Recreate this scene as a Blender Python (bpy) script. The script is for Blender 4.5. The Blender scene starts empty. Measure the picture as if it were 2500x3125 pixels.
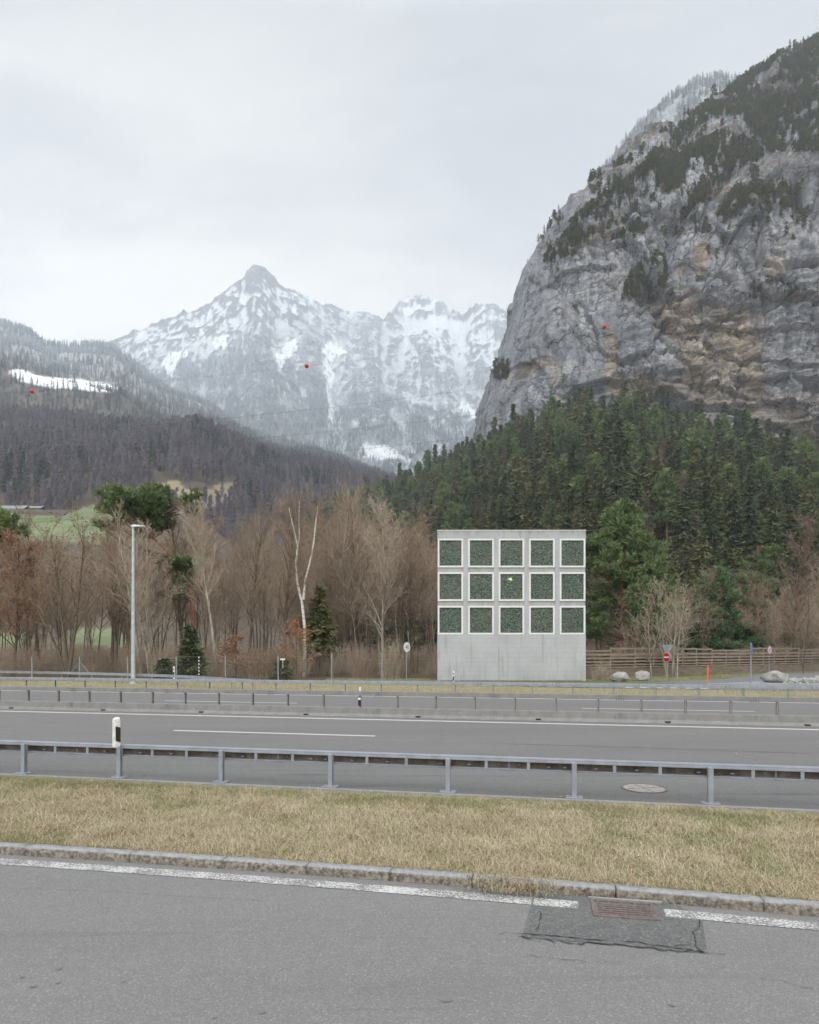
import bpy, math, random
import numpy as np
from mathutils import Vector, Matrix
R_ = math.radians
C = bpy.context.scene.collection
SC = bpy.context.scene
# ---------------------------------------------------------------- camera
F = 2000.0; HZ = 1971.0; CX = 1250.0; CH = 2.45          # focal length and horizon in photo pixels, eye height in metres
cam_d = bpy.data.cameras.new('camera'); cam = bpy.data.objects.new('camera', cam_d); C.objects.link(cam)
cam.location = (0, 0, CH); cam.rotation_euler = (R_(90), 0, 0)
cam_d.sensor_fit = 'HORIZONTAL'; cam_d.sensor_width = 36; cam_d.lens = 36 * F / 2500
cam_d.shift_y = (HZ - 1562.5) / 2500
cam_d.clip_start = 0.1; cam_d.clip_end = 40000
SC.camera = cam
SC.view_settings.view_transform = 'Standard'; SC.view_settings.look = 'None'
SC.view_settings.gamma = 1; SC.view_settings.use_curve_mapping = False
SC.view_settings.exposure = 0.2
SC.cycles.max_bounces = 6; SC.cycles.use_denoising = True; SC.cycles.denoising_prefilter = 'ACCURATE'; SC.cycles.denoising_input_passes = 'RGB_ALBEDO_NORMAL'; SC.cycles.volume_bounces = 1;  SC.cycles.transparent_max_bounces = 8
SUN_EL, SUN_ROT = 48.0, 200.0
# ---------------------------------------------------------------- node helper
class NT:
    def __init__(s, tree): s.t = tree; s.n = tree.nodes; s.l = tree.links
    def node(s, typ, ins=None, **kw):
        nd = s.n.new(typ)
        for k, v in kw.items(): setattr(nd, k, v)
        for k, v in (ins or {}).items(): s.put(nd.inputs[k], v)
        return nd
    def put(s, sock, v):
        if isinstance(v, bpy.types.NodeSocket): s.l.new(v, sock)
        elif isinstance(v, (tuple, list)) and len(v) == 3 and sock.type == 'RGBA': sock.default_value = (*v, 1)
        else: sock.default_value = v
    def noise(s, vec, scale, detail=4, rough=.55, dist=0, out='Fac'):
        return s.node('ShaderNodeTexNoise', {'Vector': vec, 'Scale': scale, 'Detail': detail, 'Roughness': rough, 'Distortion': dist}).outputs[out]
    def vor(s, vec, scale, feature='F1', out='Distance', rnd=1):
        return s.node('ShaderNodeTexVoronoi', {'Vector': vec, 'Scale': scale, 'Randomness': rnd}, feature=feature).outputs[out]
    def mth(s, op, a, b=0.0, clamp=False):
        nd = s.node('ShaderNodeMath', operation=op, use_clamp=clamp); s.put(nd.inputs[0], a); s.put(nd.inputs[1], b); return nd.outputs[0]
    def ss(s, v, lo, hi, a=0.0, b=1.0):
        nd = s.node('ShaderNodeMapRange', {0: v, 1: lo, 2: hi, 3: a, 4: b}, interpolation_type='SMOOTHSTEP'); return nd.outputs[0]
    def mix(s, f, a, b, mode='MIX'):
        nd = s.node('ShaderNodeMix', data_type='RGBA', blend_type=mode); s.put(nd.inputs[0], f); s.put(nd.inputs[6], a); s.put(nd.inputs[7], b); return nd.outputs[2]
    def mapping(s, vec, scale=(1, 1, 1), rot=(0, 0, 0), loc=(0, 0, 0)):
        return s.node('ShaderNodeMapping', {'Vector': vec, 'Scale': scale, 'Rotation': rot, 'Location': loc}).outputs[0]
    def attr(s, name, out='Fac'):
        return s.node('ShaderNodeAttribute', attribute_name=name).outputs[out]
    def bump(s, h, strength=.5, dist=.05, normal=None):
        i = {'Height': h, 'Strength': strength, 'Distance': dist}
        if normal is not None: i['Normal'] = normal
        return s.node('ShaderNodeBump', i).outputs[0]
def mat(name, fn, rough=.8, metal=0.0, spec=.3):
    m = bpy.data.materials.new(name); m.use_nodes = True
    t = NT(m.node_tree); b = t.n['Principled BSDF']
    b.inputs['Roughness'].default_value = rough; b.inputs['Metallic'].default_value = metal
    b.inputs['Specular IOR Level'].default_value = spec
    pos = t.node('ShaderNodeNewGeometry').outputs['Position']
    r = fn(t, pos, b)
    if r is not None: t.put(b.inputs['Base Color'], r)
    return m
def flat(name, col, rough=.6, metal=0.0, var=.12, scale=6, spec=.3):
    def f(t, p, b):
        n = t.noise(p, scale, 5, .6)
        return t.mix(t.ss(n, .3, .7), tuple(c * (1 - var) for c in col), tuple(min(1, c * (1 + var)) for c in col))
    return mat(name, f, rough, metal, spec)
# ---------------------------------------------------------------- world: overcast sky
w = bpy.data.worlds.new('World'); SC.world = w; w.use_nodes = True
t = NT(w.node_tree); bg = t.n['Background']
sky = t.node('ShaderNodeTexSky', sky_type='NISHITA', sun_disc=False, sun_elevation=R_(SUN_EL), sun_rotation=R_(SUN_ROT), air_density=1.5, dust_density=4)
gen = t.node('ShaderNodeTexCoord').outputs['Generated']
sep = t.node('ShaderNodeSeparateXYZ', {0: gen})
ele = sep.outputs[2]
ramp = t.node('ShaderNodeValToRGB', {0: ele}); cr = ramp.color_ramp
pts = [(0.0, (12.6, 12.0, 11.1)), (.22, (12.0, 11.5, 10.7)), (.42, (10.0, 9.75, 9.2)), (.56, (7.8, 7.7, 7.4)), (.69, (6.2, 6.2, 6.15)), (.76, (10, 10.3, 10.6)), (.9, (27, 27.5, 28))]  # overhead stops raised far above the visible band to light the ground
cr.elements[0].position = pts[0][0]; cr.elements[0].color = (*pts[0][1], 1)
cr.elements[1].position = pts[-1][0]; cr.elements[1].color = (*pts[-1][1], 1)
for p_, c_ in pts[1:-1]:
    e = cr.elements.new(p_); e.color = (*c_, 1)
# layered stratus: noise stretched along the horizon on a plane overhead
zz = t.mth('ADD', t.mth('ABSOLUTE', ele), .16)
cv = t.node('ShaderNodeCombineXYZ', {0: t.mth('DIVIDE', sep.outputs[0], zz), 1: t.mth('DIVIDE', sep.outputs[1], zz), 2: 0.0}).outputs[0]
cv = t.mapping(cv, scale=(.6, 1.5, 1), rot=(0, 0, R_(-14)), loc=(3.1, 1.7, 0))
n1 = t.noise(cv, 1.1, 6, .5, .6); n2 = t.noise(t.mapping(cv, loc=(7, 2, 0)), 3.4, 5, .6, .4)
cl = t.mth('ADD', t.mth('MULTIPLY', n1, .7), t.mth('MULTIPLY', n2, .3))
fac = t.ss(cl, .36, .64, .76, 1.16)
cloud = t.mix(1.0, ramp.outputs[0], t.node('ShaderNodeCombineXYZ', {0: fac, 1: fac, 2: t.ss(cl, .36, .64, .81, 1.12)}).outputs[0], 'MULTIPLY')
back = t.ss(sep.outputs[1], -.1, -.9, 1.0, 1.9)           # sky made brighter behind the camera, out of view, to light the facade
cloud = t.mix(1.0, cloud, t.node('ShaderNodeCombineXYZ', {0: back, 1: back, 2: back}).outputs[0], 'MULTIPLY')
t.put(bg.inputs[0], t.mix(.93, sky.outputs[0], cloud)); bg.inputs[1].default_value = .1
# ---------------------------------------------------------------- sun behind the cloud
sl = bpy.data.lights.new('sun', 'SUN'); sl.energy = 1.3; sl.angle = R_(35); sl.color = (1, .985, .965)
so = bpy.data.objects.new('sun', sl); C.objects.link(so)
so.rotation_euler = (R_(90 - SUN_EL), 0, R_(180 - SUN_ROT))   # from behind the camera, a little to the left
# ---------------------------------------------------------------- object helpers
def mesh_np(name, V, faces, mats=(), parent=None, smooth=False, attrs=None, midx=None, cattrs=None):
    """V (n,3); faces: list of int arrays each (m,k)"""
    V = np.asarray(V, np.float32)
    if not isinstance(faces, (list, tuple)): faces = [faces]
    faces = [np.asarray(f, np.int32) for f in faces if len(f)]
    me = bpy.data.meshes.new(name)
    me.vertices.add(len(V)); me.vertices.foreach_set('co', V.ravel())
    nl = sum(f.size for f in faces); npoly = sum(len(f) for f in faces)
    me.loops.add(nl); me.loops.foreach_set('vertex_index', np.concatenate([f.ravel() for f in faces]))
    tot = np.concatenate([np.full(len(f), f.shape[1], np.int32) for f in faces])
    me.polygons.add(npoly)
    me.polygons.foreach_set('loop_start', np.concatenate([[0], np.cumsum(tot)[:-1]]).astype(np.int32))
    if midx is not None: me.polygons.foreach_set('material_index', np.asarray(midx, np.int32))
    me.polygons.foreach_set('use_smooth', np.full(npoly, bool(smooth)))
    for m in (mats if isinstance(mats, (list, tuple)) else [mats]): me.materials.append(m)
    for k, a in (attrs or {}).items():
        at = me.attributes.new(k, 'FLOAT', 'POINT'); at.data.foreach_set('value', np.asarray(a, np.float32).ravel())
    me.update(calc_edges=True); me.validate()
    o = bpy.data.objects.new(name, me); C.objects.link(o)
    if parent is not None: o.parent = parent
    return o
def tag(o, label=None, cat=None, group=None, kind=None):
    if label: o['label'] = label
    if cat: o['category'] = cat
    if group: o['group'] = group
    if kind: o['kind'] = kind
    return o
def empty(name, loc=(0, 0, 0), rz=0, label=None, cat=None, group=None):
    o = bpy.data.objects.new(name, None); C.objects.link(o); o.location = loc; o.rotation_euler = (0, 0, rz)
    o.empty_display_size = .2
    return tag(o, label, cat, group)
def copy_tree(o, parent=None):
    c = o.copy(); C.objects.link(c); c.parent = parent
    for ch in [x for x in bpy.data.objects if x.parent == o]: copy_tree(ch, c)
    return c
class MB:
    def __init__(s): s.v = []; s.f = {}; s.n = 0
    def add(s, V, Fs, mi=0):
        V = np.asarray(V, float)
        for f in Fs:
            s.f.setdefault(len(f), []).append((tuple(i + s.n for i in f), mi))
        s.v.append(V); s.n += len(V); return s
    def box(s, c, size, rz=0.0, mi=0, M=None):
        hx, hy, hz = [q / 2 for q in size]
        V = np.array([(x, y, z) for z in (-hz, hz) for x, y in ((-hx, -hy), (hx, -hy), (hx, hy), (-hx, hy))])
        if M is not None: V = V @ np.array(M.to_3x3()).T
        elif rz:
            ca, sa = math.cos(rz), math.sin(rz); V = np.stack([V[:, 0] * ca - V[:, 1] * sa, V[:, 0] * sa + V[:, 1] * ca, V[:, 2]], 1)
        V = V + np.array(c)
        return s.add(V, [(3, 2, 1, 0), (4, 5, 6, 7), (0, 1, 5, 4), (1, 2, 6, 5), (2, 3, 7, 6), (3, 0, 4, 7)], mi)
    def cyl(s, p0, p1, r0, r1=None, n=12, mi=0, cap=True):
        r1 = r0 if r1 is None else r1
        p0 = Vector(p0); p1 = Vector(p1); d = (p1 - p0).normalized()
        a = d.orthogonal().normalized(); b = d.cross(a)
        V = []
        for p, r in ((p0, r0), (p1, r1)):
            for k in range(n):
                an = 2 * math.pi * k / n; V.append(p + a * (r * math.cos(an)) + b * (r * math.sin(an)))
        Fs = [(k, (k + 1) % n, n + (k + 1) % n, n + k) for k in range(n)]
        if cap: Fs += [tuple(range(n - 1, -1, -1)), tuple(range(n, 2 * n))]
        return s.add(V, Fs, mi)
    def sweep(s, prof, path, up=(0, 0, 1), closed=True, mi=0):
        """prof: (n,2) offsets (side, up); path: list of points (mostly horizontal)"""
        P = np.asarray(path, float); n = len(prof); V = []
        for i, p in enumerate(P):
            tdir = P[min(i + 1, len(P) - 1)] - P[max(i - 1, 0)]; tdir = tdir / np.linalg.norm(tdir)
            side = np.cross(tdir, up); side /= np.linalg.norm(side)
            for a, b in prof: V.append(p + side * a + np.array(up) * b)
        Fs = []
        for i in range(len(P) - 1):
            for k in range(n if closed else n - 1):
                k2 = (k + 1) % n; Fs.append((i * n + k, i * n + k2, (i + 1) * n + k2, (i + 1) * n + k))
        if closed: Fs += [tuple(range(n - 1, -1, -1)), tuple((len(P) - 1) * n + k for k in range(n))]
        return s.add(V, Fs, mi)
    def build(s, name, mats, parent=None, smooth=False, loc=None, bevel=0):
        fs = []; mi = []
        for k, lst in s.f.items():
            fs.append(np.array([a for a, _ in lst])); mi += [b for _, b in lst]
        V = np.concatenate(s.v)
        if loc is not None: V = V - np.array(loc)
        o = mesh_np(name, V, fs, mats, parent, smooth, midx=mi)
        if loc is not None: o.location = loc
        if bevel:
            md = o.modifiers.new('bevel', 'BEVEL'); md.width = bevel; md.segments = 2; md.limit_method = 'ANGLE'
        return o
def W(x, y, Y): return np.array([(x - CX) / F * Y, Y, CH + (HZ - y) / F * Y])     # a pixel of the photograph at depth Y
def G(x, y, z=0.0):
    Y = F * (CH - z) / (y - HZ); return np.array([(x - CX) / F * Y, Y, z])
UX, UY = .9806, -.1961                                                             # the motorway runs this way (s), d is across it
def RD(s, d, z=0.0): return np.array([s * UX + d * .1961, s * UY + d * .9806, z])
def to_rd(p): return p[0] * UX + p[1] * UY, p[0] * .1961 + p[1] * .9806
RZ = math.atan2(UY, UX)
def sstep(x, a, b):
    q = np.clip((np.asarray(x, float) - a) / (b - a), 0, 1); return q * q * (3 - 2 * q)
# vectorised gradient noise
_rs = np.random.RandomState(7); _PERM = _rs.permutation(256); _PERM = np.concatenate([_PERM, _PERM, _PERM]); _GR = _rs.normal(size=(256, 3)); _GR /= np.linalg.norm(_GR, axis=1)[:, None]
def pn(P):
    P = np.asarray(P, float); I = np.floor(P).astype(int); f = P - I; I &= 255
    u = f * f * f * (f * (f * 6 - 15) + 10); out = 0
    for dx in (0, 1):
        for dy in (0, 1):
            for dz in (0, 1):
                h = _PERM[_PERM[_PERM[(I[..., 0] + dx) & 255] + ((I[..., 1] + dy) & 255)] + ((I[..., 2] + dz) & 255)]
                g = _GR[h]; d = (g[..., 0] * (f[..., 0] - dx) + g[..., 1] * (f[..., 1] - dy) + g[..., 2] * (f[..., 2] - dz))
                wx = u[..., 0] if dx else 1 - u[..., 0]; wy = u[..., 1] if dy else 1 - u[..., 1]; wz = u[..., 2] if dz else 1 - u[..., 2]
                out = out + d * wx * wy * wz
    return out * 1.6
def fbm(P, octs=5, gain=.5, lac=2.03, ridge=False):
    P = np.asarray(P, float); a = 1.0; s = 0; tot = 0
    for k in range(octs):
        n = pn(P + k * 17.3)
        if ridge: n = 1 - 2 * np.abs(n)
        s = s + a * n; tot += a; a *= gain; P = P * lac
    return s / tot
def N3(x, y, z=0.0):
    x, y, z = np.broadcast_arrays(np.asarray(x, float), np.asarray(y, float), np.asarray(z, float)); return np.stack([x, y, z], -1)
def grid_faces(nr, nc):
    i = np.arange((nr - 1) * (nc - 1)); r = i // (nc - 1); c = i % (nc - 1); a = r * nc + c
    return np.stack([a, a + 1, a + nc + 1, a + nc], 1)
def in_poly(x, y, poly):
    x = np.asarray(x, float); y = np.asarray(y, float); ins = np.zeros(x.shape, bool); n = len(poly)
    for i in range(n):
        x0, y0 = poly[i]; x1, y1 = poly[(i + 1) % n]
        c = ((y0 > y) != (y1 > y)) & (x < (x1 - x0) * (y - y0) / (y1 - y0 + 1e-9) + x0); ins ^= c
    return ins
def sheet(name, pts, z, m, kind='structure', **kw):
    V = [(p[0], p[1], z) for p in pts]; return tag(mesh_np(name, V, [np.array([range(len(pts))])], m), kind=kind, **kw)
# ================================================================ materials
def _asphalt(light, dark, tint=(1, 1, 1), streak=.0, scale=1.0):
    def f(t, p, b):
        big = t.noise(t.mapping(p, (.25, .9, 1), (0, 0, RZ)), .9, 5, .6)
        mid = t.noise(p, 5, 4, .6)
        v = t.vor(p, 95 * scale, out='Color'); g = t.node('ShaderNodeSeparateColor', {0: v}).outputs[0]
        g2 = t.noise(p, 260, 2, .7)
        trk = t.noise(t.mapping(p, (.05, .55, 1), (0, 0, RZ)), 1.3, 4, .6, .2); big = t.mth('ADD', t.mth('MULTIPLY', big, .45), t.mth('MULTIPLY', trk, .75))
        k = t.mth('ADD', t.mth('MULTIPLY', big, .34), t.mth('ADD', t.mth('MULTIPLY', mid, .16), t.mth('ADD', t.mth('MULTIPLY', g, .26), t.mth('MULTIPLY', g2, .24))))
        c = t.mix(t.ss(k, .36, .72), tuple(dark * q for q in tint), tuple(light * q for q in tint))
        c = t.mix(t.mth('MULTIPLY', t.ss(g, .93, .99), .35), c, tuple(light * 1.7 * q for q in tint))
        if streak:
            st = t.noise(t.mapping(p, (.12, 2.6, 1), (0, 0, RZ)), 1.0, 4, .65, .3)
            c = t.mix(t.mth('MULTIPLY', t.ss(st, .56, .72), streak), c, (dark * .55, dark * .55, dark * .56))
        t.put(b.inputs['Normal'], t.bump(t.mth('ADD', g, g2), .35, .006)); return c
    return f
M_road = mat('asphalt_motorway', _asphalt(.172, .12, (1, .975, .955), .15), .85)
M_shoulder = mat('asphalt_shoulder', _asphalt(.17, .11, (1, .99, .97), .65), .85)
M_front = mat('asphalt_front', _asphalt(.205, .142, (1, .972, .955), .22), .85)
M_patch = mat('asphalt_patch', _asphalt(.15, .088, (1, 1, .99), .1, .7), .9)
M_side = mat('asphalt_side', _asphalt(.17, .13, (.98, 1, 1.03), .05), .85)
def _paint(wear):
    def f(t, p, b):
        n = t.noise(p, 46, 5, .75); n2 = t.noise(t.mapping(p, (1, 1, 1)), 3, 3); k = t.mth('ADD', n, t.mth('MULTIPLY', n2, .35))
        return t.mix(t.ss(k, wear, wear + .12), (.50, .50, .485), (.165, .163, .158))
    return f
M_paint = mat('road_paint', _paint(.86), .7)
M_paint_worn = mat('road_paint_worn', _paint(.60), .75)
def _metal(col, rust=.12):
    def f(t, p, b):
        n = t.noise(p, 3.5, 5, .65); n2 = t.noise(t.mapping(p, (9, 9, 1.2)), 2, 4, .6)
        c = t.mix(t.ss(n, .3, .7), tuple(q * .86 for q in col), tuple(q * 1.1 for q in col))
        return t.mix(t.mth('MULTIPLY', t.ss(n2, .55, .75), rust), c, (.16, .135, .11))
    return f
M_galv = mat('galvanised_blue_grey', _metal((.27, .295, .335), .2), .5, .25)
M_galv_far = mat('galvanised_far', _metal((.26, .275, .295), .15), .55, .2)
M_barrier = mat('barrier_grey', _metal((.215, .213, .208), .2), .7, .1)
M_darkin = flat('blotchy_dark_brown', (.14, .118, .10), .9, var=.45, scale=4)  # dark blotchy brown for the beam back plate and other dark parts
M_bolt = flat('bolt_dark', (.05, .045, .04), .6)
M_lamp = mat('lamp_paint', _metal((.42, .46, .51), .05), .45, .2)
def _concrete(t, p, b):
    n = t.noise(p, .55, 6, .62); n2 = t.noise(p, 7, 5, .7); st = t.noise(t.mapping(p, (3.0, 3.0, .22)), 1.3, 5, .62)
    brd = t.node('ShaderNodeTexWave', {'Vector': p, 'Scale': .95, 'Distortion': .35, 'Detail': 2.0, 'Detail Scale': 2.0}, wave_type='BANDS', bands_direction='Z', wave_profile='SAW').outputs['Fac']
    c = t.mix(t.ss(n, .3, .72), (.36, .375, .385), (.43, .445, .452))
    c = t.mix(t.mth('MULTIPLY', t.ss(n2, .42, .75), .35), c, (.31, .32, .32))
    c = t.mix(t.mth('MULTIPLY', t.ss(st, .52, .72), .6), c, (.25, .255, .25))
    c = t.mix(t.mth('MULTIPLY', t.ss(brd, .93, 1.0), .6), c, (.24, .245, .245))
    z = t.node('ShaderNodeSeparateXYZ', {0: p}).outputs[2]
    dirt = t.noise(t.mapping(p, (1.7, 1.7, .5)), 1.6, 5, .7)
    tp = t.mth('MULTIPLY', t.ss(z, 9.9, 10.5), t.ss(dirt, .35, .7)); c = t.mix(t.mth('MULTIPLY', tp, .6), c, (.23, .235, .23))
    bt = t.mth('MULTIPLY', t.ss(z, 1.3, .1), t.ss(dirt, .3, .7)); c = t.mix(t.mth('MULTIPLY', bt, .5), c, (.27, .28, .27))
    t.put(b.inputs['Normal'], t.bump(t.mth('ADD', n2, t.mth('MULTIPLY', brd, .3)), .3, .01)); return c
M_conc = mat('cast_concrete', _concrete, .85)
def _concrete_beam(t, p, b):
    c = t.mix(t.ss(t.noise(p, 1.5, 6, .65), .3, .7), (.31, .32, .32), (.40, .41, .41))
    st = t.noise(t.mapping(p, (7.0, 7.0, .6)), 1.3, 5, .62)
    return t.mix(t.mth('MULTIPLY', t.ss(st, .48, .7), .5), c, (.2, .2, .195))
M_conc2 = mat('recessed_concrete', _concrete_beam, .9)
M_white = flat('white_frame_paint', (.64, .65, .65), .5, var=.05)
M_whiteplast = flat('white_plastic', (.62, .62, .59), .5, var=.14, scale=12)
M_black = flat('black_plastic', (.018, .016, .016), .5, var=.3)
M_red = flat('sign_red', (.45, .018, .03), .45, var=.08)
M_signwhite = flat('sign_white', (.68, .69, .70), .45, var=.04)
M_orange = flat('orange_stake_paint', (.80, .12, .05), .5, var=.1)
M_ball = flat('ball_red', (.55, .04, .02), .4, var=.15, scale=2)
M_wire = flat('wire_dark', (.06, .065, .07), .6)
M_signback = flat('sign_back_grey', (.26, .29, .31), .5)
M_refl = flat('reflector_red', (.55, .10, .06), .3)
M_iron = mat('cast_iron', lambda t, p, b: t.mix(t.ss(t.noise(p, 30, 5, .7), .35, .65), (.115, .09, .084), (.19, .158, .15)), .7, .2)
M_ironpit = flat('drain_pit_dark', (.02, .016, .015), .9)
def _kerb(t, p, b):
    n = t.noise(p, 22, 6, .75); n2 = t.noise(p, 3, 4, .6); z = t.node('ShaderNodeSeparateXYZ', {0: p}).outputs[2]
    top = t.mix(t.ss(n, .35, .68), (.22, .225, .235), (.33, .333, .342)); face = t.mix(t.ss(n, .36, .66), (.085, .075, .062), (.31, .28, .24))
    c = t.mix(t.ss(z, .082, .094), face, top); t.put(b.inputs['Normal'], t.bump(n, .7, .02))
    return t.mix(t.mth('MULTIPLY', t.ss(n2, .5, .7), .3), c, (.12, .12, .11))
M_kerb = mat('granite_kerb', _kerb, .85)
M_kerbline = mat('concrete_kerb', lambda t, p, b: t.mix(t.ss(t.noise(p, 9, 6, .7), .3, .7), (.20, .20, .195), (.30, .30, .29)), .9)
def _soil(a, c_, g, sc=2.0):
    def f(t, p, b):
        n = t.noise(p, sc, 6, .65); n2 = t.noise(p, sc * 14, 4, .7)
        c = t.mix(t.ss(n, .35, .65), a, g); return t.mix(t.ss(n2, .35, .7), c, c_)
    return f
M_soil = mat('grass_soil', _soil((.17, .13, .065), (.25, .205, .11), (.10, .105, .04), 1.2), .95)
M_verge = mat('verge_ground', _soil((.18, .155, .09), (.26, .235, .15), (.13, .14, .06), .8), .95)
M_litter = mat('leaf_litter', _soil((.075, .05, .032), (.13, .085, .05), (.06, .06, .028), .5), .95)
M_green = mat('short_green_grass', _soil((.07, .105, .03), (.13, .15, .055), (.06, .12, .03), .9), .95)
M_gravel = mat('gravel', lambda t, p, b: t.mix(t.ss(t.vor(p, 14, out='Distance'), .1, .6), (.42, .42, .41), (.2, .2, .195)), .9)
def _straw(t, p, b):
    a = t.attr('tone'); gph = t.attr('green')
    c = t.mix(a, (.21, .16, .085), (.60, .535, .385)); c = t.mix(t.ss(a, .0, .12, 1, 0), c, (.16, .075, .035))
    return t.mix(gph, c, t.mix(a, (.09, .11, .035), (.25, .29, .12)))
M_straw = mat('grass_blades', _straw, .8)
def _wood(t, p, b):
    q = t.noise(t.mapping(p, (1.2, 1.2, 16)), 1.4, 5, .65); n = t.noise(p, 1.1, 4, .6); n3 = t.noise(p, 22, 3, .7)
    c = t.mix(t.ss(q, .3, .7), (.15, .11, .08), (.31, .255, .20)); c = t.mix(t.mth('MULTIPLY', t.ss(n, .45, .7), .6), c, (.24, .225, .20))
    return t.mix(t.mth('MULTIPLY', t.ss(n3, .55, .7), .3), c, (.08, .06, .04))
M_wood = mat('weathered_timber', _wood, .9)
def _boulder(t, p, b):
    n = t.noise(p, 2.2, 6, .7); n2 = t.noise(p, 11, 5, .75); c = t.mix(t.ss(n, .3, .7), (.20, .195, .18), (.38, .38, .365))
    c = t.mix(t.mth('MULTIPLY', t.ss(n2, .5, .68), .6), c, (.15, .14, .12)); t.put(b.inputs['Normal'], t.bump(n2, .5, .06)); return c
M_boulder = mat('pale_boulder', _boulder, .9)
# bark and leaves
def _bark(a, b_, sc=5, streaky=True):
    def f(t, p, b):
        q = t.noise(t.mapping(p, (3, 3, .7)), sc, 5, .7)
        r = t.node('ShaderNodeObjectInfo').outputs['Random']
        c = t.mix(t.ss(q, .32, .68), a, b_); return t.mix(t.ss(r, 0, 1, 0, .35), c, (a[0] * .8, a[1] * .85, a[2] * .9))
    return f
M_bark = mat('brown_bark', _bark((.085, .065, .047), (.20, .16, .115)), .9)
M_bark_pale = mat('pale_bark', _bark((.19, .165, .125), (.40, .37, .31), 2.2), .9)
M_bark_dark = mat('dark_bark', _bark((.075, .055, .043), (.16, .12, .09)), .9)
M_twig = mat('brown_twigs', lambda t, p, b: t.mix(t.noise(p, .5, 3, .5), t.mix(t.node('ShaderNodeObjectInfo').outputs['Random'], (.22, .155, .12), (.26, .205, .15)), t.mix(t.node('ShaderNodeObjectInfo').outputs['Random'], (.285, .205, .145), (.22, .17, .125))), .9)
M_twig_pale = mat('pale_twigs', lambda t, p, b: t.mix(t.noise(p, .5, 3, .5), (.30, .24, .175), (.40, .335, .26)), .9)
M_birch = mat('birch_bark', lambda t, p, b: t.mix(t.ss(t.noise(t.mapping(p, (1, 1, 7)), 1.6, 4, .7), .56, .66), (.60, .58, .54), (.07, .06, .055)), .8)
M_bark_orange = mat('orange_pine_bark', lambda t, p, b: t.mix(t.ss(t.noise(t.mapping(p, (3, 3, 1.2)), 3, 5, .7), .3, .7), (.15, .055, .028), (.33, .15, .085)), .9)
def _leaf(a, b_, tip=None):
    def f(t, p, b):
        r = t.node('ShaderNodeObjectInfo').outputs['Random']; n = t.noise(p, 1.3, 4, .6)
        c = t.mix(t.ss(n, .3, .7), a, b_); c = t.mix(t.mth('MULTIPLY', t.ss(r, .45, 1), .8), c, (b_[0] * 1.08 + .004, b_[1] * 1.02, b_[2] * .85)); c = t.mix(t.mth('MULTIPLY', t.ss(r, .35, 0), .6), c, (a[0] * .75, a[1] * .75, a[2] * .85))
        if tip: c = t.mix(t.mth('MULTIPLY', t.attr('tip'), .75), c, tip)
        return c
    return f
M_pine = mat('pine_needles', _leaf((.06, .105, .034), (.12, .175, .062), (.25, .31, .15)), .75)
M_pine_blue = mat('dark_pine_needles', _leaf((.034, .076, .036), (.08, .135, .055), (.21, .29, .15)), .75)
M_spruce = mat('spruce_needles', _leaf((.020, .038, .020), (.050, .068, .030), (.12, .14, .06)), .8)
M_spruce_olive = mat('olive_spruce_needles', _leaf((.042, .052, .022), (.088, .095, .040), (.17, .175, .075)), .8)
M_russet = mat('russet_leaves', _leaf((.17, .085, .05), (.28, .15, .09)), .8)
M_tan = mat('tan_seed_leaves', _leaf((.19, .12, .055), (.27, .19, .10)), .8)
M_bare_far = mat('far_bare_wood_hazed', lambda t, p, b: t.mix(t.node('ShaderNodeObjectInfo').outputs['Random'], (.125, .115, .145), (.215, .195, .225)), .95)  # bluish purple of distant haze put into the wood colour
M_bare_slope = mat('slope_bare_wood', lambda t, p, b: t.mix(t.node('ShaderNodeObjectInfo').outputs['Random'], (.11, .085, .06), (.19, .14, .115)), .95)
def _farspruce(t, p, b):
    z = t.node('ShaderNodeSeparateXYZ', {0: p}).outputs[2]; r = t.node('ShaderNodeObjectInfo').outputs['Random']
    c = t.mix(r, (.03, .05, .048), (.06, .08, .065)); up = t.node('ShaderNodeSeparateXYZ', {0: t.node('ShaderNodeNewGeometry').outputs['Normal']}).outputs[2]
    yy = t.node('ShaderNodeSeparateXYZ', {0: p}).outputs[1]; z = t.mth('SUBTRACT', z, t.mth('MULTIPLY', t.mth('MAXIMUM', t.mth('SUBTRACT', yy, 2500.0), 0.0), .42))
    k = t.mth('ADD', t.mth('MULTIPLY', t.ss(z, 560, 1000), .95), t.mth('SUBTRACT', t.mth('MULTIPLY', r, .5), .3), True)
    k = t.mth('MULTIPLY', k, t.ss(t.noise(p, .011, 3, .5), .25, .6, .35, 1))
    return t.mix(k, c, (.54, .60, .67))
M_farspruce = mat('far_frosted_spruce', _farspruce, .9)
M_frost = mat('frosted_spruce', lambda t, p, b: t.mix(t.node('ShaderNodeObjectInfo').outputs['Random'], (.22, .25, .27), (.42, .45, .47)), .9)
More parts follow.
